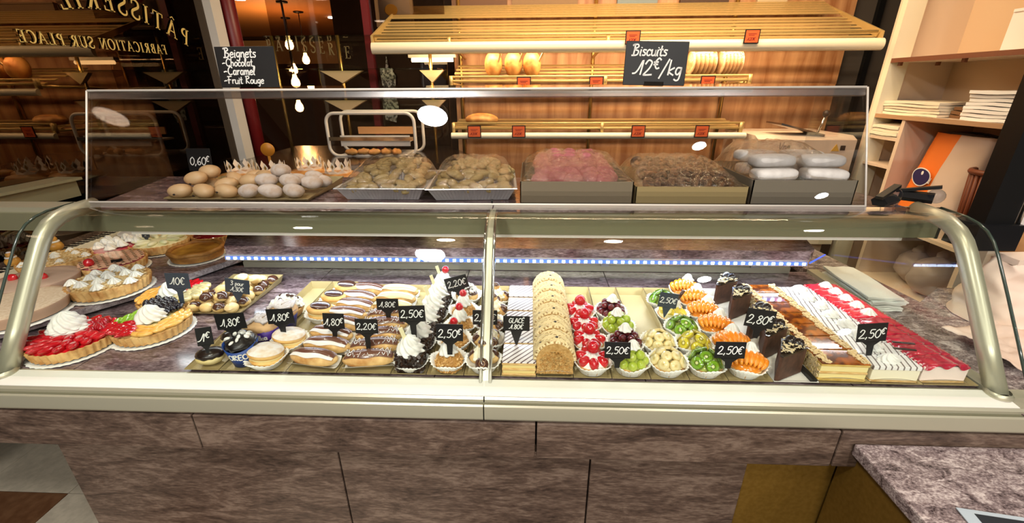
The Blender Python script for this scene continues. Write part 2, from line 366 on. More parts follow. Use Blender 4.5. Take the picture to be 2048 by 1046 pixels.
def serif(mb, ch, x, y, h, flip=1):
    """a bold-ish serif capital in xy, returns the advance"""
    T, t, sv = .14, .06, .05
    S = []      # (points, width)
    def bar(xc, y0=0, y1=1, wd=T, s0=True, s1=True):
        S.append(([(xc, y0), (xc, y1)], wd))
        if s0: S.append(([(xc - .15, y0 + sv / 2), (xc + .15, y0 + sv / 2)], sv))
        if s1: S.append(([(xc - .15, y1 - sv / 2), (xc + .15, y1 - sv / 2)], sv))
    def arc(cx, cy, rx, ry, a0, a1, w0=T, n=14):
        pts = []; ws = []
        for i in range(n + 1):
            a = math.radians(a0 + (a1 - a0) * i / n); pts.append((cx + rx * math.cos(a), cy + ry * math.sin(a))); ws.append(t + (w0 - t) * abs(math.cos(a)))
        S.append((pts, ws))
    adv = .72
    if ch == 'P': bar(.18); arc(.22, .74, .32, .235, 90, -90); S.append(([(.18, .975), (.24, .975)], t))
    elif ch == 'R': bar(.18); arc(.22, .76, .30, .215, 90, -90); S.append(([(.3, .55), (.62, .0)], T)); S.append(([(.55, sv / 2), (.74, sv / 2)], sv)); adv = .78
    elif ch == 'B': bar(.18); arc(.22, .76, .28, .215, 90, -90); arc(.22, .285, .34, .26, 90, -90)
    elif ch in 'AÂ':
        S.append(([(.08, 0), (.37, 1)], t)); S.append(([(.36, 1), (.66, 0)], T)); S.append(([(.2, .33), (.54, .33)], t))
        S.append(([(-.04, sv / 2), (.2, sv / 2)], sv)); S.append(([(.54, sv / 2), (.8, sv / 2)], sv)); adv = .8
        if ch == 'Â': S.append(([(.22, 1.1), (.37, 1.22), (.52, 1.1)], t))
    elif ch == 'T': bar(.36, s1=False); S.append(([(.02, .96), (.7, .96)], t)); S.append(([(.04, .98), (.04, .78)], t)); S.append(([(.68, .98), (.68, .78)], t))
    elif ch == 'I': bar(.2); adv = .42
    elif ch == 'S':
        pts = smooth_line([(.5, .75), (.46, .95), (.28, 1.0), (.1, .9), (.1, .68), (.3, .52), (.5, .36), (.5, .12), (.3, 0), (.1, .06), (.07, .27)], 3)
        S.append((pts, [t + (T - t) * (1 - abs(2 * i / (len(pts) - 1) - 1)) ** .7 for i in range(len(pts))])); adv = .62
    elif ch == 'E':
        bar(.18); 
        for yy in (.975, .52, .025): S.append(([(.18, yy), (.56 if yy != .52 else .44, yy)], t))
        S.append(([(.56, 1), (.56, .8)], t)); S.append(([(.58, 0), (.58, .22)], t)); S.append(([(.44, .63), (.44, .4)], t)); adv = .68
    elif ch == 'F':
        bar(.18)
        for yy in (.975, .52): S.append(([(.18, yy), (.56 if yy != .52 else .44, yy)], t))
        S.append(([(.56, 1), (.56, .8)], t)); S.append(([(.44, .63), (.44, .4)], t)); adv = .64
    elif ch == 'C': arc(.42, .5, .34, .49, 50, 310, .15, 22); S.append(([(.64, .98), (.64, .76)], t)); adv = .76
    elif ch == 'O': arc(.42, .5, .34, .49, 0, 360, .15, 28); adv = .84
    elif ch == 'N': bar(.14, wd=t); bar(.66, wd=t, s0=False); S.append(([(.14, 1), (.66, 0)], T)); adv = .84
    elif ch == 'U': bar(.16, .28, 1, s0=False); bar(.62, .28, 1, wd=t, s0=False); arc(.39, .28, .23, .27, 180, 360, T); adv = .8
    elif ch == 'L': bar(.18); S.append(([(.18, .025), (.56, .025)], t)); S.append(([(.57, 0), (.57, .22)], t)); adv = .66
    else: adv = .4
    for pts, wd in S:
        ribbon(mb, [(x + px * h, y + py * h) for px, py in pts], [q * h for q in wd] if isinstance(wd, (list, tuple)) else wd * h, th=0.001)
    return adv * h

# ================================================================ THE ROOM
M_WALLD = mat('dark_grey_wall', '#4a433d', 0.8)
M_WALLW = mat('warm_wall', '#c9b69a', 0.85)
M_CEIL = mat('ceiling_paint', '#d8c8b0', 0.9)
M_FLT = mat('floor_tile_beige', '#a99f8c', 0.55, c2='#b8ad98', scale=40)
M_FLB = mat('floor_tile_brown', '#5a3a22', 0.5, c2='#6b4a30', scale=30)
M_GROUT = mat('grout', '#2c2823', 0.9)
M_RED = mat('dark_red_paint', '#6d1316', 0.4)
M_WHITEF = mat('white_frame', '#e8e4dd', 0.4)
M_NIGHT = mat('night_black', '#050505', 0.9)
M_WIN = glass('window_glass', '#6f6a66', 1.8, refl='#ffe2c4')
M_WIN2 = glass('window_glass_back', '#d9cfc6', 1.5)
M_GOLDTXT = mat('gold_lettering', '#e8cf7c', 0.5, 0.0)
M_LAMP = emis('lamp_white', '#f4f8ff', 22)
M_LAMPW = emis('lamp_warm', '#ffcf8a', 22)

floor = struct('floor', MB().bbox((-2.7, -5, -0.06), (3.3, 9, -0.012)).mesh('floor', M_GROUT, False))
tile_me = [MB().box((0, 0, 0), (0.396, 0.396, 0.02)).mesh('tile', m_, False) for m_ in (M_FLT, M_FLB)]
for i in range(-2, 4):
    for j in range(-2, 3):
        x, y = -1.887 + (i + .5) * 0.4, 1.225 + (j + .5) * 0.4
        obj('tile', tile_me[1 if (i + 2 * j) % 4 == 1 else 0], floor, (x, y, -0.010))
struct('ceiling', MB().bbox((-2.7, -5, 2.80), (3.3, 4.0, 2.86)).mesh('ceiling', M_CEIL, False))
struct('wall_back', MB().bbox((-0.60, 3.90, -0.02), (3.3, 3.98, 2.80)).mesh('wall_back', M_WALLD, False))
struct('wall_right', MB().bbox((3.2, -5, -0.02), (3.28, 3.9, 2.80)).mesh('wall_right', M_WALLD, False))
struct('wall_front', MB().bbox((-2.7, -5.06, -0.02), (3.3, -4.98, 2.80)).mesh('wall_front', M_WALLW, False))
wl = struct('wall_left', MB().bbox((-2.68, -5, -0.02), (-2.62, 9, 0.72)).bbox((-2.68, -5, 0.70), (-1.99, 3.2, 0.80)).bbox((-2.05, -5, 2.62), (-1.99, 3.2, 2.8)).bbox((-2.05, -5, 0.78), (-1.99, -1.2, 2.64)).mesh('wall_left', M_WALLD, False))
struct('trim_1', MB().bbox((2.62, 3.86, 0.0), (2.66, 3.895, 2.8)).mesh('trim_1', M_BLACK, False))
# window on the left: night outside, so it mirrors the shop
w1 = struct('window_1', MB().bbox((-1.985, -1.2, 0.82), (-1.975, 2.93, 2.62)).mesh('window_1', M_WIN, False))
obj('window_frame', MB().bbox((-2.0, 2.92, 0.80), (-1.925, 3.015, 2.64)).mesh('window_frame', M_WHITEF, False), w1)
obj('window_frame', MB().bbox((-2.0, -1.26, 0.80), (-1.95, -1.19, 2.64)).mesh('window_frame2', M_WHITEF, False), w1)
obj('window_sill', MB().bbox((-2.04, -1.2, 0.79), (-1.95, 2.92, 0.82)).mesh('window_sill', M_DARKSTEEL, False), w1)
obj('frame_seal', MB().bbox((-1.995, 3.015, 0.80), (-1.945, 3.05, 2.64)).mesh('frame_seal', M_DARKSTEEL, False), w1)
obj('red_post', MB().lathe([(0.05, 0.8), (0.05, 2.79)], 20, close=True, c=(-1.94, 3.10, 0)).mesh('red_post', M_RED), w1, label='dark red round post beside the white frame')
# lettering on the window, painted to be read from the street
def window_text(s, y0, zf, h, adv_scale=1.0):
    mb = MB(); yy = 0.0
    for ch in s:
        one = MB(); a = serif(one, ch, 0, 0, h)
        zz, ang = zf(yy)
        ca, sa = math.cos(ang), math.sin(ang)
        mb.add([(-1.968 + p[2] * 0.5, y0 - (yy + p[0] * ca - p[1] * sa), zz + p[0] * sa + p[1] * ca) for p in one.v], [tuple(reversed(q)) for q in one.f])
        yy += a * adv_scale + h * 0.10 * adv_scale
    return mb, yy
mb, L_ = window_text('PÂTISSERIE', 2.70, lambda u: (1.765 + 0.115 * math.sin(min(1, u / 0.95) * PI), 0.38 * math.cos(min(1, u / 0.95) * PI)), 0.088, 1.08)
obj('lettering', mb.mesh('lettering', M_GOLDTXT, False), w1, label='gold arched lettering reading PÂTISSERIE')
mb, L_ = window_text('FABRICATION SUR PLACE', 2.525, lambda u: (1.714, 0), 0.045, 1.0)
obj('lettering', mb.mesh('lettering_2', M_GOLDTXT, False), w1, label='gold lettering reading FABRICATION SUR PLACE')

# glazed partition at the back left and the tea room beyond it
w2 = struct('window_2', MB().bbox((-1.97, 3.62, 0.9), (-0.64, 3.63, 2.78)).mesh('window_2', M_WIN2, False))
obj('red_mullion', MB().bbox((-1.245, 3.585, 0.9), (-1.195, 3.66, 2.78)).mesh('red_mullion', M_RED, False), w2, label='dark red upright of the partition')
mb = MB(); xx = 0
for i, ch in enumerate('PÂTISSERIE'):
    one = MB(); a = serif(one, ch, 0, 0, 0.085); zz = 1.80 - 0.006 * i + 0.02 * math.sin(i / 9 * PI)
    mb.add([(-2.02 + xx + p[0] * .8, 3.612 - p[2] * .5, zz + p[1]) for p in one.v], one.f); xx += a * 1.0 + 0.012
obj('lettering', mb.mesh('lettering_3', mat('dim_gold', '#a08a62', 0.6), False), w2, label='faint lettering reading PÂTISSERIE')
obj('window_sticker', MB().prism([(-.055, -.20), (.03, -.22), (.06, -.1), (.045, 0), (.06, .12), (.03, .17), (.012, .17), (.0, .26), (-.014, .17), (-.06, .16), (-.05, .03), (-.065, -.08)], 0, 0.002).mesh('window_sticker', mat('frosted_sticker', '#b5aca0', 0.8, c2='#4c453e', scale=45, lo=.47, hi=.55), False), w2, (-1.10, 3.60, 1.50), (PI / 2, 0, 0), label='frosted white festive sticker')
# tea room shell
struct('wall_tearoom', MB().bbox((-6.6, 9.0, 0), (-0.5, 9.08, 2.8)).bbox((-6.68, 3.2, 0), (-6.6, 9, 2.8)).bbox((-0.60, 3.99, 0), (-0.52, 9, 2.8)).bbox((-1.72, 4.2, 0), (-0.6, 4.26, 2.42)).bbox((-6.6, 3.2, 0), (-2.02, 3.28, 2.8)).mesh('wall_tearoom', mat('tea_room_wall', '#3a2418', 0.7), False))
struct('trim_2', MB().bbox((-6.6, 8.9, 1.95), (-0.6, 8.99, 2.35)).mesh('trim_2', mat('tea_room_band', '#b89c74', 0.8), False))
struct('ceiling_tearoom', MB().bbox((-6.6, 3.70, 2.42), (-0.62, 9, 2.50)).mesh('ceiling_tearoom', mat('tea_room_ceiling', '#a8703a', 0.7), False))
struct('floor_tearoom', MB().bbox((-6.6, 3.70, -0.05), (-0.6, 8.9, 0)).mesh('floor_tearoom', M_FLB, False))
lamp('tearoom_light', 'POINT', (-3.0, 5.9, 1.75), 60, (1.0, 0.55, 0.22), size=0.1)
bulb_prof = [(0.0, -0.085), (0.03, -0.075), (0.045, -0.045), (0.04, -0.01), (0.022, 0.025), (0.018, 0.05)]
for k, (x, y, z) in enumerate([(-2.75, 5.4, 2.02), (-2.92, 6.1, 1.90), (-3.35, 6.6, 1.80), (-2.55, 5.0, 1.62), (-2.66, 5.2, 1.36)]):
    t = thing('pendant_lamp', 'bare pendant bulb glowing amber in the tea room, %s from the ceiling down' % ['highest', 'second', 'third', 'fourth', 'lowest'][k], 'lamp', (x, y, z), group='pendant bulbs in the tea room')
    obj('bulb', MB().lathe(bulb_prof, 14).mesh('bulb', M_LAMPW), t)
    obj('cord', MB().tube([(0, 0, 0.05), (0, 0, 2.41 - z)], 0.006, 6).lathe([(0.06, 2.405 - z), (0.06, 2.42 - z)], 14, close=True).mesh('cord', M_BLACK), t)
for k, (x, y) in enumerate([(-2.3, 4.6), (-3.1, 5.2), (-2.7, 6.6), (-1.7, 5.4), (-1.5, 6.8)]):
    o = obj('downlight', MB().lathe([(0.055, 0), (0.055, -0.012), (0.0, -0.012)], 18).mesh('downlight', M_LAMP), None, (x, y, 2.418))
    tag(o, 'small round white downlight in the tea room ceiling, %s from the window' % ORD[k], 'lamp', 'tea room downlights')
# shop ceiling lamps, including bodies for the added fill lamps
for i, (x, y, e, r) in enumerate(PANELS):
    pan = MB().lathe([(r + .015, 0.02), (r + .015, -0.010), (r, -0.013)], 32, m=0).lathe([(r, -0.012), (0.0, -0.012)], 32, m=1).mesh('ceiling_lamp', [M_WHITEF, emis('panel_glow', '#eef6ff', 14)])
    tag(obj('ceiling_lamp', pan, None, (x, y, 2.793)), ['large round ceiling lamp above the viewer mirrored in the guard', 'small ceiling spot right of the viewer', 'small ceiling spot at the far right behind', 'added wide fill lamp behind at the left', 'added wide fill lamp behind in the middle', 'added wide fill lamp behind at the right', 'added fill spot over the left half of the case', 'added fill spot over the right half of the case', 'added fill spot over the cake deck', 'added fill spot over the storage shelving'][i], 'lamp', 'round ceiling lamps')
o = obj('rack_fill_body', MB().bbox((-0.75, 2.585, 2.715), (1.95, 2.655, 2.79)).mesh('rack_fill_body', M_WHITEF, False), None); tag(o, 'long white channel added for the fill light in front of the bread rack', 'lamp')  # made-up body for the fill light on the rack

# glass shelving unit in front of the partition
t = thing('glass_shelf_unit', 'tall glass shelf unit on brass poles by the dark partition', 'shelf', (0, 0, 0))
M_BRASS = mat('brass', '#c9a25a', 0.25, 0.9)
for x0, x1 in ((-1.80, -1.67), (-1.335, -1.335), (-0.70, -0.69)):
    obj('pole', MB().tube([(x0, 3.30, 1.10), (x0, 3.30, 1.87)], 0.012, 10).mesh('pole', M_BRASS), t)
for z in (1.86, 1.655, 1.46):
    obj('glass_shelf', MB().bbox((-1.82, 3.22, z), (-0.64, 3.56, z + 0.008)).mesh('glass_shelf', glass('shelf_glass', '#e6f0ea', 1.45), False), t)
for x, wd in ((-1.33, 0.15), (-0.69, 0.085)):
    for z in (1.655, 1.46):
        obj('bracket', MB().yprism([(x - wd, z - 0.005), (x + wd, z - 0.005), (x, z - 0.085)], 3.27, 3.31).mesh('bracket', mat('pale_wood', '#d9b98a', 0.5), False), t)

# rear work counter (dark top) with the wire bread carrier
t = thing('rear_counter', 'dark topped rear counter under the glass shelves', 'counter', (0, 0, 0))
M_DTOP = mat('dark_counter_top', '#20160f', 0.18, coat=0.4)
obj('worktop', MB().prism([(-1.9, 2.05), (-0.95, 2.05), (-0.40, 3.05), (-0.66, 3.58), (-1.9, 3.58)], 1.06, 1.10).mesh('worktop', M_DTOP, False), t)
obj('carcass', MB().bbox((-1.88, 2.12, 0), (-1.05, 3.5, 1.06)).mesh('carcass', M_DARKSTEEL, False), t)
# ================================================================ OAK WALL AND BREAD RACK
ow = struct('trim_3', MB().bbox((-0.62, 3.872, 0.02), (2.44, 3.90, 2.79)).mesh('oak_backing', M_DARKSTEEL, False))
for a, b in ((-0.62, 0.488), (0.494, 1.545), (1.551, 2.44)):
    obj('panel', MB().bbox((a, 3.85, 0.02), (b, 3.872, 2.79)).mesh('panel', M_OAK, False), ow)
rack = thing('bread_rack', 'tall brass bread rack of sloping slats on the oak wall', 'rack', (0, 0, 0))
M_SLAT = mat('brass_slat', '#d3b474', 0.32, 0.4)
top_slat = MB().box((0, 0, 0), (3.20, 0.030, 0.006), rx=0.41).mesh('slat', M_SLAT, False)
for k in range(13):
    tt = k / 6 * 0.50 if k < 7 else 0.65 + (k - 7) / 5 * 0.35
    obj('slat', top_slat, rack, (0.57, 3.17 + 0.62 * tt, 1.825 + 0.285 * tt))
low_slat = MB().box((0, 0, 0), (1.98, 0.032, 0.006), rx=0.33).mesh('slat', M_SLAT, False)
for k in range(5): obj('slat', low_slat, rack, (0.45, 3.17 + 0.085 * k, 1.578 + 0.026 * k))
for k in range(4): obj('slat', low_slat, rack, (0.45, 3.17 + 0.085 * k, 1.278 + 0.010 * k))
def rail_me(x0, x1, z0, z1):
    zc = (z0 + z1) / 2; h = (z1 - z0) / 2
    pr = [(3.11, z0)] + [(3.105 - 0.028 * math.cos(a), zc + h * math.sin(a)) for a in [(-PI / 2) + PI * i / 8 for i in range(9)]] + [(3.11, z1)]
    return MB().xprism(pr, x0, x1).mesh('front_rail', M_RAIL, True, 40)
for x0, x1, z0, z1 in ((-1.035, 2.185, 1.742, 1.812), (-0.54, 1.44, 1.497, 1.545), (-0.545, 1.452, 1.205, 1.248)):
    obj('front_rail', rail_me(x0, x1, z0, z1), rack)
for x0, x1, z in ((-1.02, 2.15, 1.850), (-0.53, 1.43, 1.575), (-0.53, 1.43, 1.602), (-0.535, 1.44, 1.275), (-0.535, 1.44, 1.308)):
    obj('guard_bar', MB().tube([(x0, 3.12, z), (x1, 3.12, z)], 0.008, 8).mesh('guard_bar', M_SLAT), rack)
for x in (-0.565, 0.491, 1.548):
    obj('upright', MB().tube([(x, 3.82, 0.4), (x, 3.82, 2.7)], 0.016, 10).mesh('upright', M_BRASS), rack)
for x, zz in [(x, z) for z in (1.79, 1.56, 1.262) for x in (-0.53, 0.49, 1.42)]:
    obj('bracket_arm', MB().tube([(x, 3.12, zz), (x, 3.5, zz - .01), (x, 3.83, zz - 0.04)], 0.010, 8).box((x, 3.12, zz + 0.015), (0.02, 0.03, 0.07)).mesh('bracket_arm', M_SLAT), rack)
for x in (-1.03, 2.17):
    obj('end_plate', MB().xprism([(3.10, 1.80), (3.82, 2.105), (3.82, 2.115), (3.10, 1.85)], x - 0.006, x + 0.006).mesh('end_plate', M_SLAT, False), rack)
tube = thing('tube_lamp', 'warm fluorescent tube lamp under the top bread shelf', 'lamp', (0, 0, 0))
obj('tube', MB().tube([(-0.50, 3.19, 1.795), (1.95, 3.19, 1.795)], 0.014, 10).mesh('tube', emis('tube_glow', '#ffd9a0', 7)), tube)
obj('holder', MB().bbox((-0.53, 3.17, 1.808), (1.98, 3.21, 1.820)).mesh('holder', M_RAIL, False), tube)
tube = thing('tube_lamp', 'short warm tube lamp below the left end of the top bread shelf', 'lamp', (0, 0, 0))
obj('tube', MB().tube([(-0.86, 3.42, 1.722), (-0.56, 3.42, 1.722)], 0.014, 10).mesh('tube', emis('tube_glow', '#ffd9a0', 7)), tube)
obj('holder', MB().bbox((-0.88, 3.40, 1.737), (-0.54, 3.45, 1.757)).mesh('holder', M_RAIL, False), tube)
# orange price tickets on the rack
M_TICK = mat('orange_ticket', '#e2622c', 0.6)
tick = MB().bbox((-0.046, -0.002, -0.040), (0.046, 0.002, 0.040), 1).bbox((-0.040, -0.0035, -0.034), (0.040, 0.0, 0.034), 0)
ink = MB(); hand(ink, '1.20€', -0.026, -0.022, 0.016, 0.003); ink.box((0, 0.014, 0.0002), (0.05, 0.003, 0.0004)); ink.box((-0.004, 0.006, 0.0002), (0.036, 0.003, 0.0004))
tick_me = tick.mesh('ticket', [M_TICK, M_BLACK], False); ink_me = ink.mesh('ink', mat('red_ink', '#8c1f12', 0.7), False)
TK = [(0.635, 1.835, 'top'), (1.365, 1.835, 'top'), (-0.045, 1.573, 'middle'), (0.425, 1.573, 'middle'), (1.137, 1.573, 'middle'), (-0.382, 1.27, 'bottom'), (-0.078, 1.27, 'bottom'), (0.727, 1.27, 'bottom'), (1.148, 1.27, 'bottom')]
cnt = {}
tot = {'top': 2, 'middle': 3, 'bottom': 4}
for x, z, wh in TK:
    cnt[wh] = cnt.get(wh, 0) + 1
    t = thing('price_ticket', 'square orange price ticket clipped to the %s bread rail, %s of %s from the left' % (wh, ORD[cnt[wh] - 1], {2: 'two', 3: 'three', 4: 'four'}[tot[wh]]), 'price tag', (x, 3.07, z - 0.012), group='orange price tickets on the bread rack')
    obj('card', tick_me, t, rot=(0.05, 0, 0)); obj('ink_writing', ink_me, t, (0, -0.0037, 0.0), (PI / 2 + 0.05, 0, 0))
# loaves on the rack
M_CRUST = mat('bread_crust', '#b06c2c', 0.55, c2='#dfa65c', scale=14, bump=0.3, bscale=40)
def loaf_fn(p): q = p.copy(); q.z *= 1.0 + 0.12 * math.cos(p.x * 40) ; return q
rl = MB().ell((0, 0, 0.085), (0.062, 0.075, 0.088), 16, 10).mesh('round_loaf', M_CRUST); sl = MB().box((0, -0.045, 0.135), (0.012, 0.09, 0.012), rx=-0.7).mesh('score', mat('pale_crumb', '#f0d8a8', 0.8), False)
for k, x in enumerate((-0.258, -0.118, 0.012)):
    t = thing('bread_loaf', 'small golden bread loaf standing on the middle rack shelf, %s of three' % ORD[k], 'bread', (x, 3.25, 1.602), group='three small loaves on the middle shelf', rz=0.1 * k)
    obj('crust', rl, t, rot=(-.3, 0, 0)); obj('score', sl, t, (0, -0.035, -.01), rot=(-0.25, 0.35, 0))
M_CRUMB = mat('sliced_bread', '#c9a070', 0.8, c2='#e0c298', scale=20)
M_BAG = glass('bread_bag', '#f2ece4', 1.5, 0.12, 0.9, 22)
for k, (x, wd) in enumerate(((1.150, 0.20), (1.335, 0.17))):
    t = thing('sliced_loaf', 'sliced loaf in a clear plastic bag on the middle rack shelf, %s one' % ('wider left' if k == 0 else 'smaller right'), 'bread', (x, 3.27, 1.605), rz=0.15, group='bagged loaves on the middle shelf')
    for i in range(6):
        obj('slice', MB().ell((0, 0, 0.08), (wd / 13, 0.065, 0.078), 10, 8).mesh('slice', M_CRUMB), t, ((i - 2.5) * wd / 6.6, 0, 0))
    def bagf(p): return p * (1 + 0.07 * nz(p, 28))
    obj('bag', MB().ell((0, 0, 0.087), (wd / 1.8, 0.085, 0.092), 26, 18, fn=bagf).mesh('bag', M_BAG), t)
t = thing('flat_loaf', 'flat oval loaf lying on the bottom bread rack shelf', 'bread', (-0.35, 3.28, 1.288))
obj('crust', MB().ell((0, 0, 0.035), (0.12, 0.08, 0.045), 20, 10).mesh('crust', M_CRUST), t)
# things along the top of the rack
M_CARD = mat('cardboard', '#9a7448', 0.8)
for k, (x, wd, h, c) in enumerate(((-0.40, 0.42, .06, '#6b4a34'), (0.10, 0.50, .05, '#8a6c4c'), (0.80, 0.30, .07, '#7f8a8c'), (1.30, 0.36, .06, '#4c3424'), (1.80, 0.22, .07, '#c9b08a'))):
    t = thing('flat_box', 'flat %s box lying on top of the bread rack' % ['dark brown', 'tan brown', 'blue grey', 'very dark wooden', 'cream'][k], 'box', (x, 3.83, 2.12))
    m_ = mat('flat_box_%d' % k, c, 0.7)
    obj('body', MB().box((0, 0, h / 2), (wd, 0.03, h)).mesh('body', m_, False), t); obj('lid', MB().box((0, 0, h + .004), (wd + .01, 0.04, 0.012)).mesh('lid', m_, False), t)
t = thing('wall_picture', 'white board with a red and yellow drawing beside the rack top', 'picture', (-1.06, 3.66, 2.16), rz=0.0)
obj('frame', MB().bbox((-0.10, -0.015, -0.20), (0.18, 0.015, 0.34)).mesh('frame', M_RAIL, False), t)
pm = MB(); pm.bbox((-0.07, -0.02, -0.17), (0.16, -0.014, 0.32), 0); pm.ell((0.06, -0.02, 0.02), (0.05, 0.003, 0.045), 12, 6, 1); pm.ell((0.02, -0.02, -0.09), (0.05, 0.003, 0.04), 12, 6, 2); pm.ell((0.07, -0.02, 0.10), (0.04, 0.003, 0.03), 12, 6, 1)
obj('print', pm.mesh('print', [M_PAPER, mat('print_red', '#c23a2c', 0.6), mat('print_yellow', '#d9b04a', 0.6)]), t)
# bread carrier with rounded tube frame on the rear counter
t = thing('bread_slicer_cage', 'white rounded tube cage with a cream tray on the rear counter', 'bread slicer', (-1.08, 3.12, 1.102))
def rrect(wd, h, r, y, z0=0.0):
    P = []
    for cx, cz, a0 in ((wd / 2 - r, h - r, 0), (-wd / 2 + r, h - r, 90), (-wd / 2 + r, r, 180), (wd / 2 - r, r, 270)):
        for i in range(7): a = math.radians(a0 + 15 * i); P.append((cx + r * math.cos(a), y, z0 + cz + r * math.sin(a)))
    return P
M_WENAM = mat('white_enamel', '#e9e0d4', 0.3)
for y in (-0.10, 0.14): obj('tube_frame', MB().tube(rrect(0.60, 0.28, 0.06, y), 0.011, 10, closed=True).mesh('tube_frame', M_WENAM), t)
obj('tray', MB().box((0.02, 0.02, 0.095), (0.46, 0.22, 0.012)).box((0.02, -0.09, 0.10), (0.48, 0.012, 0.07)).mesh('tray', M_WENAM, False), t)
obj('crossbar', MB().box((0, -0.11, 0.115), (0.58, 0.012, 0.024)).mesh('crossbar', M_CHROME, False), t)
obj('inner_panel', MB().box((0.03, 0.12, 0.15), (0.40, 0.012, 0.05)).mesh('inner_panel', mat('kraft', '#b08050', 0.7), False), t)
for k in range(3): obj('foot', MB().box((-0.2 + .2 * k, 0.02, 0.005), (0.05, 0.24, 0.012)).mesh('foot', M_WENAM, False), t)
cro = MB().ell((0, 0, 0.02), (0.045, 0.022, 0.022), 12, 8, fn=lambda p: Vector((p.x, p.y - 9 * p.x * p.x, p.z * (1 + .15 * math.cos(p.x * 190))))).mesh('croissant', M_CRUST)
for k in range(5): tag(obj('croissant', cro, None, (-1.22 + 0.075 * k, 3.0 + .02 * (k % 2), 1.112 + .0 * k), (0, 0, 0.3 * k)), 'golden croissant in front of the white tube cage, %s from the left' % ORD[k], 'croissant', 'croissants on the rear counter')

# ================================================================ RIGHT SIDE: slicer, shelving, sacks
M_CREAM = mat('cream_paint', '#e0c9b0', 0.45)
t = thing('bread_slicer', 'cream bread slicing machine with a black knobbed lever', 'machine', (1.80, 3.02, 0))
obj('body', MB().bbox((-0.29, 0, 0.0), (0.30, 0.5, 1.17)).mesh('body', M_CREAM, False), t)
obj('hood', MB().xprism([(-0.03, 0.60), (-0.03, 1.21), (0.02, 1.235), (0.5, 1.235), (0.5, 0.60)], -0.31, 0.32).mesh('hood', M_CREAM, False), t)
obj('base_plate', MB().bbox((-0.32, -0.05, 0.50), (0.33, 0.05, 0.545)).mesh('base_plate', M_RAIL, False), t)
obj('lid', MB().box((-0.02, 0.10, 1.272), (0.30, 0.20, 0.012), ry=0.24).mesh('lid', M_CHROME, False), t)
lv = obj('lever', MB().tube([(0.10, 0.05, 1.23), (0.12, 0.03, 1.36)], 0.008, 8).mesh('lever', M_CHROME), t)
obj('knob', MB().ell((0.12, 0.03, 1.37), (0.022, 0.022, 0.022), 14, 10).mesh('knob', M_BLACK), lv)
obj('warning_sign', MB().yprism([(0.17, 1.14), (0.22, 1.14), (0.195, 1.185)], -0.034, -0.03).mesh('warning_sign', mat('warning_yellow', '#d9a83a', 0.6), False), t, label='yellow warning triangle')
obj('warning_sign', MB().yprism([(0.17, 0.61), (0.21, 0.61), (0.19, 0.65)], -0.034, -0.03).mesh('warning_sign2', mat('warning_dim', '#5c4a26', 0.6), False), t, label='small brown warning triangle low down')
mk = MB(); hand(mk, 'Vne', 0, 0, .045, .005)
obj('badge', mk.mesh('badge', M_DARKSTEEL, False), t, (-0.17, -0.032, 1.15), (PI / 2, 0, 0))
bs = MB().box((0.24, -0.032, 1.16), (0.03, 0.004, 0.03)).mesh('badge_plate', M_DARKSTEEL, False); obj('badge', bs, t)

t = thing('storage_shelving', 'cream open storage shelving on the right with paper on its shelves', 'shelving', (0, 0, 0))
obj('side_panel', MB().bbox((2.20, 3.04, 0), (2.62, 3.07, 2.78)).mesh('side_panel', M_CREAM, False), t)
obj('stile', MB().bbox((2.19, 3.0, 0), (2.30, 3.04, 2.78)).mesh('stile', M_RAIL, False), t)
obj('back_panel', MB().bbox((2.60, 2.17, 0), (2.63, 3.05, 2.78)).mesh('back_panel', mat('shelf_back', '#d6b896', 0.6), False), t)
for z in (1.668, 1.352): obj('shelf_board', MB().bbox((2.20, 2.17, z), (2.60, 3.04, z + 0.02)).mesh('shelf_board', M_CREAM, False), t)
obj('edge_strip', MB().bbox((2.192, 2.17, 1.666), (2.20, 3.0, 1.69)).mesh('edge_strip', mat('brown_edge', '#7a4a34', 0.5), False), t, label='brown edge of the upper shelf')
obj('edge_strip', MB().bbox((2.192, 2.17, 1.350), (2.20, 3.0, 1.373)).mesh('edge_strip2', mat('tan_edge', '#b08a66', 0.5), False), t)
obj('divider', MB().bbox((2.20, 2.76, 0.0), (2.60, 2.785, 1.352)).mesh('divider', M_CREAM, False), t)
for z in (1.225, 1.06): obj('cubby_shelf', MB().bbox((2.20, 2.785, z), (2.60, 3.04, z + .015)).mesh('cubby_shelf', M_CREAM, False), t)
for z in (0.737, 0.36): obj('shelf_board', MB().bbox((2.20, 2.17, z), (2.60, 2.76, z + .02)).mesh('shelf_board3', M_CREAM, False), t)
obj('edge_strip', MB().bbox((2.192, 2.17, 0.36), (2.20, 2.76, 0.382)).mesh('edge_strip3', mat('brown_edge', '#7a4a34'), False), t, label='brown edge of the lowest shelf')
obj('side_panel', MB().bbox((2.21, 2.14, 0), (2.62, 2.165, 2.78)).mesh('side_panel2', M_CREAM, False), t)
for x, y in ((2.23, 2.97), (2.23, 2.55), (2.45, 2.97)): obj('shelf_peg', MB().box((x, y, 1.658), (0.015, 0.02, 0.02)).mesh('shelf_peg', mat('brown_edge', '#7a4a34'), False), t)
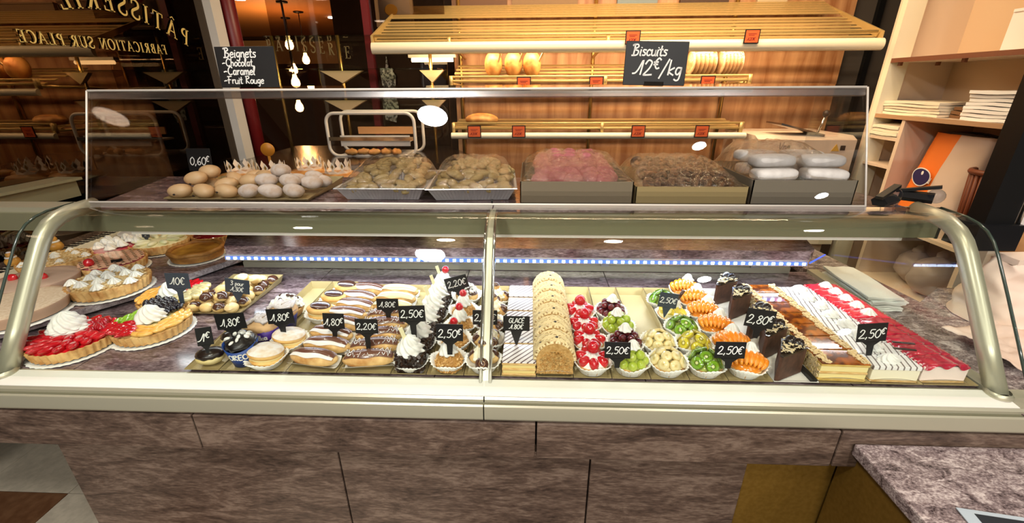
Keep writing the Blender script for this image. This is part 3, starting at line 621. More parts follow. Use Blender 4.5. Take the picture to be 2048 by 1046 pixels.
def paper_stack(name, label, loc, dx, dy, n, th=0.012, rz=0.0, m_=None, group=None, curl=0.0):
    t = thing(name, label, 'paper', loc, rz, group)
    for i in range(n):
        jx, jy = random.uniform(-.008, .008), random.uniform(-.008, .008)
        def fn(u, v, top=0): return (jx + (u - .5) * dx, jy + (v - .5) * dy, i * th + curl * (2 * abs(u - .5)) ** 3 + 0.002 * math.sin(9 * u + 7 * v + i))
        mb = MB(); nn = 6
        A = [fn(a / nn, b / nn) for b in range(nn + 1) for a in range(nn + 1)]
        T = [(x, y, z + th * 0.82) for x, y, z in A]; k = nn + 1
        mb.add(T, [(b * k + a, b * k + a + 1, (b + 1) * k + a + 1, (b + 1) * k + a) for b in range(nn) for a in range(nn)])
        o = len(A); E_ = [a for a in range(k)] + [b * k + nn for b in range(1, k)] + [nn * k + a for a in range(nn - 1, -1, -1)] + [b * k for b in range(nn - 1, 0, -1)]
        mb.add([A[e] for e in E_] + [T[e] for e in E_], [(q, (q + 1) % len(E_), len(E_) + (q + 1) % len(E_), len(E_) + q) for q in range(len(E_))])
        obj('sheet', mb.mesh('sheet', m_ or M_PAPER, True, 40), t)
    return t
M_PAPW = mat('warm_paper', '#efe2c8', 0.8)
paper_stack('paper_bag_stack', 'low stack of cream paper bags on the second shelf by the stile', (2.40, 2.80, 1.373), 0.34, 0.40, 5, 0.016, m_=M_PAPW)
paper_stack('paper_bag_stack', 'taller stack of white paper bags at the near end of the second shelf', (2.40, 2.32, 1.373), 0.34, 0.28, 8, 0.018, m_=M_PAPER)
paper_stack('folded_bag', 'dark brown folded paper bag between the two paper stacks', (2.40, 2.53, 1.373), 0.22, 0.11, 3, 0.02, m_=mat('brown_bag', '#7a5636', 0.7))
paper_stack('paper_bundle', 'creamy bundle of wrapping paper in the narrow cubby', (2.36, 2.90, 1.241), 0.32, 0.22, 4, 0.02, m_=M_PAPW, curl=-0.01)
M_PKG = mat('white_packet', '#efe8e2', 0.6, bump=0.2, bscale=14)
for k, (y, h) in enumerate(((2.46, 0.19), (2.30, 0.20))):
    t = thing('paper_packet', 'white paper packet standing on the upper shelf, %s from the stile' % ORD[k], 'packet', (2.42, y, 1.688), group='white packets on the upper shelf')
    obj('packet', MB().bbox((-0.05, -0.075, 0), (0.06, 0.075, h)).mesh('packet', M_PKG, False), t); obj('fold', MB().bbox((-0.055, -0.072, h * .96), (0.0, 0.072, h + .006)).mesh('fold', M_PKG, False), t)
# flour sack
t = thing('flour_sack', 'tall orange and white flour sack with a blue oval emblem', 'sack', (2.33, 2.53, 0.758))
def sack(u, v):
    a = 2 * PI * u; ca, sa = math.cos(a), math.sin(a)
    rx = 0.10 * (1 - 0.55 * v ** 2) ; ry = 0.19 * (1 - 0.06 * v)
    e = 0.55
    x = rx * math.copysign(abs(ca) ** e, ca); y = ry * math.copysign(abs(sa) ** e, sa)
    d = 0.012 * nz((x * 9, y * 9, v * 4)) + 0.006 * nz((x * 25, y * 25, v * 14))
    return (x * (1 + d * 4) + 0.10 * v * 0.5, y * (1 + d * 2), v * 0.53)
mb = MB().grid(sack, 64, 24)
me = mb.mesh('sack', [mat('sack_orange', '#e8761c', 0.6, bump=.15, bscale=12), mat('sack_white', '#d2bba8', 0.7, bump=.2, bscale=14)])
for p in me.polygons: p.material_index = 0 if p.center.y > -0.02 else 1
obj('sack_body', me, t)
obj('sack_mouth', MB().tube([(0.05 + .05 * math.cos(a) * .9, 0.175 * math.sin(a), 0.528 + .01 * math.cos(2 * a)) for a in [2 * PI * i / 24 for i in range(24)]], 0.007, 6, closed=True).add([(0.05 + .045 * math.cos(2 * PI * i / 24), 0.17 * math.sin(2 * PI * i / 24), .52) for i in range(24)], [tuple(range(24))]).mesh('sack_mouth', mat('sack_dark', '#2a1712', .8)), t, label='dark open mouth of the sack')
em = MB(); em.add([(0.062 * math.cos(2 * PI * i / 28) * (1 + .12 * math.sin(2 * PI * i / 28)), 0.052 * math.sin(2 * PI * i / 28), 0) for i in range(28)], [tuple(range(28))], 1)
em.add([(0.056 * math.cos(2 * PI * i / 28) * (1 + .12 * math.sin(2 * PI * i / 28)), 0.046 * math.sin(2 * PI * i / 28), 0.001) for i in range(28)], [tuple(range(28))], 0)
hand(em, 'Ruegood', -0.047, -0.018, 0.030, 0.004, m=1)
em.ell((0.0, 0.024, 0.001), (0.008, 0.012, 0.001), 8, 4, 1)
em.add([], [])
ob = obj('emblem', em.mesh('emblem', [mat('emblem_blue', '#221a52', .5), M_PAPER], False), t, (-0.112, 0.115, 0.15), label='dark blue oval emblem with white script')
ob.matrix_local = Matrix.Translation((-0.074, 0.068, 0.29)) @ Matrix(((0, 0, -1, 0), (-1, 0, 0, 0), (0, 1, 0, 0), (0, 0, 0, 1))) @ Matrix.Rotation(-0.12, 4, 'Z')
# basket
t = thing('wicker_basket', 'reddish brown cane bread basket beside the flour sack', 'basket', (2.36, 2.27, 0.758))
M_CANE = mat('cane', '#6d3518', 0.5)
for i in range(26):
    a = 2 * PI * i / 26; obj('cane', MB().tube([(0.09 * math.cos(a), 0.085 * math.sin(a), 0), (0.115 * math.cos(a), 0.10 * math.sin(a), 0.37)], 0.010, 6).mesh('cane', M_CANE), t)
obj('rim', MB().tube([(0.12 * math.cos(2 * PI * i / 30), 0.105 * math.sin(2 * PI * i / 30), 0.375) for i in range(30)], 0.014, 8, closed=True).mesh('rim', M_CANE), t)
obj('base', MB().lathe([(0, 0.004), (0.09, 0.004)], 24).mesh('base', M_CANE), t)

# ================================================================ THE DISPLAY CASE
DECK = 0.86
case = thing('display_case', 'long curved glass pastry display case with champagne metal frame and granite base', 'display case', (0, 0, 0))
# granite base front: an upper band and recessed tiles below
core = obj('carcass', MB().bbox((-1.29, 0.93, 0.02), (1.2, 1.6, 0.835)).mesh('carcass', M_DARKSTEEL, False), case)
for a, b in ((-1.50, -0.84), (-0.836, 0.02), (0.024, 0.74), (0.744, 1.46)):
    bev(obj('tile', MB().bbox((a, 0.825, 0.682), (b, 0.90, 0.792)).mesh('tile', M_TILE, False), case), 0.003)
for a, b in ((-1.30, -0.512), (-0.508, 0.166), (0.170, 0.575)):
    bev(obj('tile', MB().bbox((a, 0.872, 0.02), (b, 0.93, 0.680)).mesh('tile', M_TILE, False), case), 0.003)
obj('gold_panel', MB().bbox((0.579, 0.88, 0.02), (0.86, 0.93, 0.68)).mesh('gold_panel', M_GOLDP, False), case)
obj('shadow_gap', MB().bbox((-1.5, 0.835, 0.790), (1.46, 0.92, 0.803)).mesh('shadow_gap', M_BLACK, False), case)
# front rails (left and right lengths with a joint)
prof = [(0.905, 0.835), (0.905, 0.8615), (0.895, 0.8625), (0.842, 0.856), (0.838, 0.850), (0.838, 0.842), (0.834, 0.840), (0.830, 0.842), (0.826, 0.8385), (0.8245, 0.832), (0.8215, 0.806), (0.824, 0.801), (0.835, 0.800), (0.84, 0.81), (0.84, 0.835)]
for a, b in ((-1.80, -0.106), (-0.103, 1.42)):
    obj('front_rail', MB().xprism(prof, a, b).mesh('front_rail', M_CHAMP, True, 25), case)
obj('rail_groove', MB().bbox((-1.8, 0.832, 0.8385), (1.42, 0.839, 0.8425)).mesh('rail_groove', mat('groove_grey', '#6b6a55', .4), False), case)
obj('ledge_cap', MB().xprism([(0.842, 0.8563), (0.896, 0.863), (0.896, 0.865), (0.8415, 0.8583)], -1.345, 1.13).mesh('ledge_cap', mat('ledge_white', '#e6e4da', 0.35), False), case, label='pale ledge below the glass')
# deck of granite slabs
dk = [(-1.72, -1.20), (-1.197, -0.80), (-0.797, -0.24), (-0.237, 0.295), (0.298, 0.80), (0.803, 1.10)]
for a, b in dk: obj('deck_slab', MB().bbox((a, 0.897, 0.83), (b, 1.62, DECK)).mesh('deck_slab', M_GRAN, False), case)
# curved frame tubes, centre post and glass
GP = [(0.886, 0.862), (0.95, 0.957), (1.02, 1.060), (1.078, 1.143), (1.100, 1.170), (1.125, 1.190), (1.155, 1.203), (1.19, 1.210), (1.27, 1.213)]
def gl(x, off=0.0): return [(x, y - off * .8, z + off * .6) for y, z in GP]
for x, lbl in ((-1.357, 'left'), (1.118, 'right')):
    obj('frame_tube', MB().tube([(x, y, z) for y, z in GP], 0.021, 16).mesh('frame_tube', M_CHAMP), case)
    obj('tube_foot', MB().lathe([(0.027, 0), (0.027, 0.006), (0.022, 0.012)], 18).mesh('tube_foot', M_CHAMP), case, (x, 0.884, 0.862))
pp = MB()
for (y0, z0), (y1, z1) in zip(GP[:-1], GP[1:]):
    pp.xprism([(y0 + .004, z0), (y1 + .004, z1), (y1 + .022, z1 - .012), (y0 + .022, z0 - .012)], -0.119, -0.092)
obj('center_post', pp.mesh('center_post', M_CHAMP, False), case)
obj('post_trim', MB().tube([(-0.1175, y, z) for y, z in GP], 0.0042, 8).tube([(-0.0935, y, z) for y, z in GP], 0.0042, 8).mesh('post_trim', M_CHROME), case)
def glass_panel(x0, x1):
    mb = MB(); th = 0.006; pr = []
    for y, z in GP: pr.append((y - .024, z + .008))
    # thin curved sheet with both faces
    N = len(pr); out = [(y - 0.004, z + 0.003) for y, z in pr]
    v = [(x, y, z) for x in (x0, x1) for y, z in pr] + [(x, y, z) for x in (x0, x1) for y, z in out]
    f = [(i, i + 1, N + i + 1, N + i) for i in range(N - 1)] + [(2 * N + i, 3 * N + i, 3 * N + i + 1, 2 * N + i + 1) for i in range(N - 1)]
    f += [(i, 2 * N + i, 2 * N + i + 1, i + 1) for i in range(N - 1)] + [(N + i, N + i + 1, 3 * N + i + 1, 3 * N + i) for i in range(N - 1)]
    f += [(0, N, 3 * N, 2 * N), (N - 1, 3 * N - 1, 4 * N - 1, 2 * N - 1)]
    return mb.add(v, f).mesh('curved_glass', M_GLASS, True, 50)
obj('curved_glass', glass_panel(-1.395, -0.1075), case); obj('curved_glass', glass_panel(-0.1035, 1.165), case)
for x in (-1.395, 1.165):
    obj('glass_edge', MB().tube([(x, y - .026, z + .0095) for y, z in GP], 0.0035, 6).mesh('glass_edge', mat('glass_edge_green', '#39463f', 0.15, spec=.8)), case, label='dark polished edge of the curved glass')
# beam that carries the top, granite top slab
obj('top_beam', MB().bbox((-2.02, 1.272, 1.123), (1.205, 1.31, 1.181)).mesh('top_beam', M_BEAM, False), case)
obj('beam_fill_body', MB().bbox((-1.28, 1.28, 1.111), (1.12, 1.302, 1.1225)).mesh('beam_fill_body', M_WHITEF, False), case)  # made-up housing for the fill light below the beam
obj('beam_cap', MB().bbox((1.205, 1.270, 1.121), (1.212, 1.312, 1.183)).mesh('beam_cap', M_DARKSTEEL, False), case)
obj('beam_lip', MB().bbox((-2.02, 1.285, 1.181), (1.205, 1.36, 1.196)).mesh('beam_lip', M_CHAMP, False), case)
bev(obj('top_slab', MB().prism([(-1.315, 1.245), (1.075, 1.245), (1.06, 1.66), (-1.43, 1.66)], 1.2005, 1.2225).mesh('top_slab', M_GRAN, False), case), 0.003)
for k in range(4): obj('clip_stud', MB().lathe([(0.006, 0), (0.008, .003), (0, .005)], 10).mesh('clip_stud', M_DARKSTEEL), case, ((-0.145, 0.0, -0.52, 0.35)[k], 1.262, 1.2155))
# rear service slab with the cold white led strip under it
obj('rear_slab', MB().prism([(-1.075, 1.398), (0.945, 1.398), (0.968, 1.42), (1.03, 1.62), (-1.2, 1.62)], 0.998, 1.030).mesh('rear_slab', M_GRAN, False), case)
rl_ = obj('led_profile', MB().bbox((-1.085, 1.398, 0.975), (0.945, 1.425, 0.9975)).mesh('led_profile', mat('aluminium', '#b9b9bb', .35, .7), False), case)
led_b = MB().bbox((-1.08, 1.3955, 0.9795), (0.94, 1.398, 0.9905)).mesh('led_tape', mat('led_tape_blue', '#3f5fe0', .4, emit=1.1), False)
strip = obj('led_tape', led_b, case)
led_me = MB().box((0, 0, 0), (0.0095, 0.003, 0.008)).mesh('led', emis('led_white', '#cfe2ff', 26), False)
N_LED = 80
for k in range(N_LED): obj('led', led_me, strip, (-1.07 + 2.0 * k / (N_LED - 1), 1.3945, 0.985))
obj('rear_track', MB().bbox((-1.17, 1.60, 0.862), (1.02, 1.612, 0.885)).bbox((-1.17, 1.604, 0.885), (1.02, 1.612, 0.892)).mesh('rear_track', mat('track_metal', '#b9b3a0', .3, .6), False), case)
obj('rear_door', MB().bbox((-1.20, 1.612, 0.885), (-0.02, 1.62, 0.998)).mesh('rear_door', mat('door_dark_glass', '#0e0f1c', .12), False), case)
obj('rear_door', MB().bbox((0.0, 1.616, 0.885), (1.02, 1.624, 0.998)).mesh('rear_door', mat('door_dark_glass', '#0e0f1c'), False), case)
for x in (-0.90, -0.29, 0.30, 0.88):
    obj('slab_bracket', MB().box((x, 1.50, 0.988), (0.03, 0.16, 0.016)).box((x, 1.60, 0.895), (0.03, 0.012, 0.02)).mesh('slab_bracket', mat('aluminium', '#b9b9bb'), False), case)
# right end: glass pane, metal strip, outer pane edge
obj('end_glass', MB().xprism([(y - .005, z) for y, z in GP[:-1]] + [(1.62, 1.20), (1.62, 0.87), (0.90, 0.865)], 1.112, 1.118).mesh('end_glass', M_GLASS, False), case)
obj('end_strip', MB().bbox((1.098, 0.90, 0.855), (1.134, 1.62, 0.872)).mesh('end_strip', M_CHAMP, False), case)
obj('corner_led', MB().tube([(0.955, 1.405, 0.985), (1.10, 1.55, 0.96)], 0.003, 6).mesh('corner_led', mat('led_tape_blue', '#5f7fe0')), case)

# ---------------------------------------------------------------- left wing of the counter
wing = thing('side_counter', 'granite side counter with cake deck running back along the window', 'counter', (0, 0, 0))
WZ = 0.893
obj('cake_deck', MB().prism([(-1.93, 0.86), (-1.66, 0.90), (-1.512, 1.07), (-1.361, 1.29), (-1.256, 1.528), (-1.20, 1.66), (-1.20, 2.12), (-1.93, 2.12)], 0.869, WZ).mesh('cake_deck', M_GRAN, False), wing)
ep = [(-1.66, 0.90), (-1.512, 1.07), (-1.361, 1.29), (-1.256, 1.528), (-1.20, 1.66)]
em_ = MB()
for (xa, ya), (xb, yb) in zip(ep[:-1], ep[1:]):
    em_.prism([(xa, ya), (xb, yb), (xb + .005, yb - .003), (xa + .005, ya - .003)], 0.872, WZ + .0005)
obj('edge_strip', em_.mesh('edge_strip', granite('granite_edge_sheen', '#6d6062', '#94878a', '#b9aeb0', 14.0, 0.18), False), wing, label='edge of the raised deck with its sheen put into the colour')  # lighter strip: reflected light on the edge face put into the colour
sg = MB().prism([(-1.93, 0.88), (-1.67, 0.915), (-1.52, 1.08), (-1.37, 1.30), (-1.266, 1.535), (-1.21, 1.66), (-1.21, 2.1), (-1.93, 2.1)], 0.861, 0.869)
obj('shadow_joint', sg.mesh('shadow_joint', M_BLACK, False), wing)
obj('understructure', MB().bbox((-1.95, 0.90, 0.80), (-1.73, 2.2, 0.86)).bbox((-1.9, 1.5, 0.0), (-1.31, 2.2, 0.8)).mesh('understructure', M_DARKSTEEL, False), wing)
grille = obj('air_grille', MB().bbox((-1.970, 0.80, 0.895), (-1.915, 2.10, 0.925)).mesh('air_grille', M_RAIL, False), wing, label='cream air grille with black slots')
slot = MB().box((0, 0, 0), (0.020, 0.015, 0.003)).mesh('slot', M_BLACK, False)
for k in range(50):
    for x in (-1.955, -1.930): obj('slot', slot, grille, (x, 0.82 + k * 0.0255, 0.9252))
obj('back_ledge', MB().bbox((-2.04, 0.8, 0.86), (-1.972, 2.12, 0.945)).mesh('back_ledge', M_TILE, False), wing)
obj('wing_beam', MB().bbox((-1.93, 0.9, 1.130), (-1.88, 1.72, 1.195)).mesh('wing_beam', M_BEAM, False), wing)
obj('wing_shelf', MB().bbox((-1.97, 0.9, 1.196), (-1.86, 1.73, 1.206)).mesh('wing_shelf', M_BEAM, False), wing)
WGP = [(y, z) for y, z in GP]
for k in range(3):
    b = obj('dark_cable', MB().tube([(-1.80 + .03 * k, 2.05, 0.90), (-1.82 + .05 * k, 1.98, .93), (-1.79 + .06 * k, 1.95, .96), (-1.75 + .05 * k, 2.02, .94)], 0.004, 6).mesh('dark_cable', M_BLACK), wing)

# ---------------------------------------------------------------- acrylic guard on the top
guard = thing('acrylic_guard', 'clear acrylic sneeze guard standing on the case top', 'guard', (0, 0, 0))
def slab_pts(P, n, th):
    q = [Vector(p) + Vector(n) * th for p in P]; return P + [tuple(p) for p in q]
def pane(name, P, n, th, m_=M_ACRYL):
    v = slab_pts(P, n, th); return obj(name, MB().add(v, [(0, 1, 2, 3), (7, 6, 5, 4), (0, 4, 5, 1), (1, 5, 6, 2), (2, 6, 7, 3), (3, 7, 4, 0)]).mesh(name, m_, False), guard)
XL, XR = -1.352, 0.955
pane('front_pane', [(XL, 1.247, 1.2235), (XR, 1.247, 1.2235), (XR, 1.372, 1.537), (XL, 1.372, 1.537)], (0, 0.929, -0.37), 0.005)
pane('top_pane', [(XL, 1.374, 1.5375), (XR, 1.374, 1.5375), (XR, 1.60, 1.5455), (XL, 1.60, 1.5455)], (0, 0, 1), 0.006)
pane('top_lip', [(XL, 1.3655, 1.5195), (XR, 1.3655, 1.5195), (XR, 1.372, 1.5365), (XL, 1.372, 1.5365)], (0, 0.929, -0.37), 0.010, glass('lip_acrylic', '#dcd4cf', 1.5, .25, add=.25))
pane('side_pane', [(XL - .006, 1.25, 1.2235), (XL - .006, 1.60, 1.2235), (XL - .006, 1.60, 1.543), (XL - .006, 1.374, 1.543)], (1, 0, 0), 0.005)
pane('side_pane', [(XR + .002, 1.25, 1.2235), (XR + .002, 1.60, 1.2235), (XR + .002, 1.60, 1.543), (XR + .002, 1.374, 1.543)], (1, 0, 0), 0.005)
obj('polished_edge', MB().tube([(XL, 1.371, 1.5405), (XR, 1.371, 1.5405)], 0.0040, 6).mesh('polished_edge', M_EDGE), guard)
obj('polished_edge', MB().tube([(XL, 1.245, 1.2255), (XR, 1.245, 1.2255)], 0.0035, 6).mesh('polished_edge', M_EDGE), guard)
for x in (XL - .003, XR + .004): obj('polished_edge', MB().tube([(x, 1.247, 1.2235), (x, 1.371, 1.5405)], 0.0028, 6).mesh('polished_edge', M_EDGE), guard)
obj('seam', MB().tube([(-0.11, 1.246, 1.226), (-0.11, 1.2455, 1.24)], 0.003, 6).mesh('seam', M_DARKSTEEL), guard)
# two clip brackets at the right end of the top
for k, (x, y, rz) in enumerate(((1.02, 1.26, 0.55), (1.135, 1.30, -0.75))):
    t = thing('glass_clamp', 'black and clear plastic clamp at the right end of the case top, %s one' % ('left' if k == 0 else 'right'), 'clamp', (x, y, 1.228), rz); t.scale = (.7, .7, .7)
    obj('clamp_body', MB().xprism([(-.02, 0), (.02, 0), (.03, .02), (.012, .04), (-.01, .035), (-.03, .015)], -0.055, 0.055).mesh('clamp_body', M_DARKSTEEL, False), t)
    obj('clamp_lever', MB().box((0.0, 0.0, 0.052), (0.14, 0.026, 0.012), ry=-0.25).mesh('clamp_lever', M_BLACK, False), t)
    obj('clear_cap', MB().ell((0.06, 0, 0.03), (0.03, 0.03, 0.03), 12, 8).mesh('clear_cap', glass('clear_plastic', '#dfe6f2', 1.5, .08)), t)

# ---------------------------------------------------------------- low counter at the right front, right side counter
t = thing('low_counter', 'low granite topped counter in front of the case at the lower right', 'counter', (0, 0, 0))
bev(obj('worktop', MB().bbox((0.775, 0.18, 0.728), (1.75, 0.822, 0.760)).mesh('worktop', M_GRANL, False), t), 0.004)
obj('side_panel', MB().bbox((0.80, 0.22, 0.02), (0.83, 0.870, 0.726)).mesh('side_panel', M_GOLDP, False), t, label='golden brown cabinet side')
obj('carcass', MB().bbox((0.83, 0.24, 0.02), (1.7, 0.80, 0.726)).mesh('carcass', M_GOLDP, False), t)
t = thing('menu_card', 'dark printed card with a pale border on the low granite counter', 'card', (1.01, 0.528, 0.762), -0.16)
obj('sleeve', MB().bbox((-0.17, -0.12, 0), (0.22, 0.10, 0.002)).mesh('sleeve', mat('clear_sleeve', '#aeb9c2', .2), False), t)
obj('sheet', MB().bbox((-0.145, -0.11, 0.002), (0.21, 0.09, 0.003)).mesh('sheet', mat('card_dark', '#22262c', .35), False), t)
pr = MB(); ribbon(pr, [(-.12, -.1), (-.12, .07), (.2, .07)], 0.004, 0.003); pr.ell((-.08, 0.03, .003), (.012, .016, .001), 10, 4, 1); pr.ell((-.045, 0.032, .003), (.012, .018, .001), 10, 4, 2); pr.ell((.05, 0.03, .003), (.02, .012, .001), 10, 4, 0)
obj('print', pr.mesh('print', [M_PAPER, mat('print_green', '#b9c48a', .6), mat('print_pink', '#d99a8c', .6)], False), t)

t = thing('side_counter', 'granite counter to the right of the glass case end', 'counter', (0, 0, 0))
obj('worktop', MB().prism([(1.135, .83), (2.2, .83), (2.2, 1.52), (1.52, 1.52), (1.36, 1.40), (1.31, 1.95), (1.135, 1.95)], 0.815, 0.845).mesh('worktop', M_GRANL, False), t)
obj('carcass', MB().bbox((1.205, 0.92, 0.0), (1.28, 1.9, 0.815)).bbox((1.28, 0.92, 0.0), (2.1, 1.35, 0.815)).mesh('carcass', M_DARKSTEEL, False), t)
paper_stack('paper_sheets', 'fanned pile of white wrapping sheets right beside the case end', (1.195, 1.465, 0.846), 0.11, 0.27, 8, 0.006, rz=-0.06)
def crumple(u, v, dx, dy, h, s): return ((u - .5) * dx, (v - .5) * dy, h * (0.5 + 0.5 * nz((u * 3 + s, v * 3, s))) + 0.25 * h * nz((u * 9, v * 9 + s, 1)))
M_WRAP = mat('pinkish_wrap', '#e2c3b0', 0.75, c2='#eed8cc', scale=5)
o = obj('wrapping_paper', MB().grid(lambda u, v: crumple(u, v, 0.30, 0.20, .035, 7.3), 26, 22).mesh('wrapping_paper', M_WRAP), None, (1.40, 1.11, 0.853), (0, 0, 0.2)); tag(o, 'crumpled sheet of pinkish wrapping paper lying on the right granite counter', 'paper')
sd = o.modifiers.new('thickness', 'SOLIDIFY'); sd.thickness = 0.002
t = thing('paper_bag', 'big wrinkled white paper bag standing on the right counter', 'bag', (1.70, 1.30, 0.847), 0.06)
obj('bag_body', MB().grid(lambda u, v: (0.30 * math.copysign(abs(math.cos(2 * PI * u)) ** .45, math.cos(2 * PI * u)) * (1 - .10 * v) + .02 * nz((u * 9, v * 4, 2)), 0.12 * math.copysign(abs(math.sin(2 * PI * u)) ** .5, math.sin(2 * PI * u)) * (1 - .6 * v) + .02 * nz((u * 12, v * 5, 5)), v * 0.20 + .012 * nz((u * 10, v * 2, 8)) * v), 72, 20).mesh('bag_body', mat('bag_paper', '#e8d2c0', .8, bump=.3, bscale=12)), t)
obj('bag_fold', MB().box((0, 0, 0.205), (0.50, 0.07, 0.02)).mesh('bag_fold', mat('bag_paper', '#e8d2c0'), False), t)
for k, (x, y, c) in enumerate(((1.66, 1.455, 'tan'), (1.755, 1.46, 'darker'))):
    t = thing('bread_roll', '%s crusty bread roll standing behind the right frame tube' % c, 'bread', (x, y, 0.847), rz=.2)
    obj('crust', MB().ell((0, 0, 0.13), (0.045, 0.045, 0.13), 16, 12).mesh('crust', mat('roll_tan', '#b58550', .7, c2='#9a6c3a', scale=12)), t)
    obj('score', MB().ell((0.0, -0.045, 0.16), (0.008, 0.008, 0.06), 8, 6).mesh('score', mat('roll_dark', '#7d4f26', .8)), t)
t = thing('bread_bag', 'orange and yellow printed bread bag at the right edge', 'bag', (2.06, 1.78, 0.847), 0.35)
obj('bag_body', MB().ell((0, 0, 0.14), (0.13, 0.07, 0.15), 24, 16, fn=lambda p: p * (1 + .08 * nz(p, 20))).mesh('bag_body', mat('orange_bag', '#b5692a', .4, c2='#c98a3c', scale=9, coat=.4)), t)
obj('bag_label', MB().ell((-0.04, -0.03, 0.22), (0.075, 0.05, 0.06), 18, 10).mesh('bag_label', mat('yellow_label', '#cdb85a', .5)), t, label='yellow label')
for k, (x, y, s) in enumerate(((2.38, 2.42, .12), (2.42, 2.62, .10))):
    t = thing('plastic_bag', '%s crumpled translucent plastic bag on the lowest shelf seen through the case end' % ('nearer' if k == 0 else 'farther'), 'bag', (x, y, 0.382), k)
    obj('bag_body', MB().ell((0, 0, s), (s * 1.1, s * .9, s), 22, 14, fn=lambda p: p * (1 + .14 * nz(p, 16 + 5 * k))).mesh('bag_body', mat('grey_plastic', '#b3a39a', .35, bump=.5, bscale=18)), t)
    obj('bag_knot', MB().ell((0, 0, s * 2.0), (.03, .03, .04), 10, 8, fn=lambda p: p * (1 + .3 * nz(p, 50))).mesh('bag_knot', mat('grey_plastic', '#b3a39a')), t)
# black upright and white side cabinet at the right edge
t = thing('black_upright', 'tall black post with a chrome edge at the far right of the case', 'post', (0, 0, 0))
obj('post', MB().bbox((1.36, 1.30, 1.14), (1.445, 1.36, 2.75)).mesh('post', M_BLACK, False), t)
obj('chrome_edge', MB().tube([(1.452, 1.298, 1.14), (1.452, 1.298, 2.75)], 0.006, 8).mesh('chrome_edge', M_CHROME), t)
obj('post_foot', MB().xprism([(1.28, 1.08), (1.38, 1.08), (1.37, 1.16), (1.28, 1.16)], 1.33, 1.46).mesh('post_foot', M_DARKSTEEL, False), t)
obj('post_arm', MB().tube([(1.135, 1.29, 1.205), (1.34, 1.32, 1.12)], 0.006, 8).mesh('post_arm', M_CHROME), t)
t = thing('white_cabinet', 'white cabinet at the right edge behind the black post', 'cabinet', (0, 0, 0))
obj('body', MB().bbox((1.62, 1.46, 0.846), (2.14, 1.50, 1.50)).mesh('body', mat('cabinet_white', '#e6e4e2', .5), False), t)
obj('ledge', MB().bbox((1.66, 1.40, 1.235), (2.1, 1.46, 1.25)).mesh('ledge', mat('cabinet_white', '#e6e4e2'), False), t)
t = thing('card_reader', 'black payment terminal lying at the right edge of the counter', 'terminal', (1.56, 1.02, 0.85), -0.5)
obj('body', MB().box((0, 0, 0.03), (0.10, 0.20, 0.05), rx=.15).mesh('body', M_BLACK, False), t); obj('screen', MB().box((0, 0.05, 0.064), (0.07, 0.06, 0.004), rx=.15).mesh('screen', mat('screen_grey', '#4c5456', .2), False), t)
obj('keypad', MB().box((0, -0.04, 0.054), (0.07, 0.08, 0.006), rx=.15).mesh('keypad', mat('keys_white', '#cfd2d0', .5), False), t)

# ================================================================ TRAYS
TB = [-0.893, -0.799, -0.718, -0.622, -0.489, -0.349, -0.258, -0.162, -0.068, 0.022, 0.115, 0.211, 0.307, 0.402, 0.497, 0.606, 0.716, 0.839, 0.962, 1.092]
TRAY_Z = DECK + 0.001; FLOOR_Z = DECK + 0.0045
TNAMES = ['under the small glazed choux', 'under the muffin cups', 'under the sugared buns', 'under the chocolate striped eclairs', 'under the drizzled eclairs', 'under the dark shaving cakes', 'under the nut domes', 'under the cream choux cups', 'under the iced slices', 'under the mocha log', 'under the red berry tartlets', 'under the grape tartlets', 'under the banana tartlets', 'under the kiwi tartlets', 'under the mandarin tartlets', 'under the chocolate wedges', 'under the caramel slices', 'under the white striped slices', 'under the red glazed slices']
def tray_me(wd, y0, y1):
    L = 0.012; h = 0.014; hw = wd / 2 - 0.001; b = hw - L * .55
    v = [(-b, y0 + L, 0.002), (b, y0 + L, 0.002), (b, y1 - L, 0.002), (-b, y1 - L, 0.002), (-hw, y0, h * .75), (hw, y0, h * .75), (hw, y1, h + .012), (-hw, y1, h + .012)]
    v += [(x, y, z - 0.002) for x, y, z in v]
    f = [(0, 1, 2, 3), (0, 4, 5, 1), (1, 5, 6, 2), (2, 6, 7, 3), (3, 7, 4, 0)]
    f += [tuple(8 + i for i in reversed(q)) for q in f] + [(4, 12, 13, 5), (5, 13, 14, 6), (6, 14, 15, 7), (7, 15, 12, 4)]
    return MB().add(v, f)
for k in range(19):
    x0, x1 = TB[k], TB[k + 1]
    y1 = 1.40 if k > 2 else (1.10 if k == 0 else 1.42)
    mm = M_GOLD if k != 15 else mat('white_board', '#e6e2da', .4)
    o = obj('pastry_tray', tray_me(x1 - x0, 0.905 if k < 16 else 0.86 + .045, y1).mesh('pastry_tray', mm, False), None, ((x0 + x1) / 2, 0, TRAY_Z))
    tag(o, ('gold pastry tray ' if k != 15 else 'white pastry board ') + TNAMES[k], 'tray', 'pastry trays in the case')
# the two dark long tray edges between wedges and caramel slices
tag(obj('tray_divider', MB().bbox((0.703, 0.91, 0), (0.715, 1.40, 0.010)).mesh('tray_divider', M_DARKSTEEL, False), None, (0, 0, DECK + .003)), 'dark strip standing between chocolate wedges and caramel slices', 'divider')

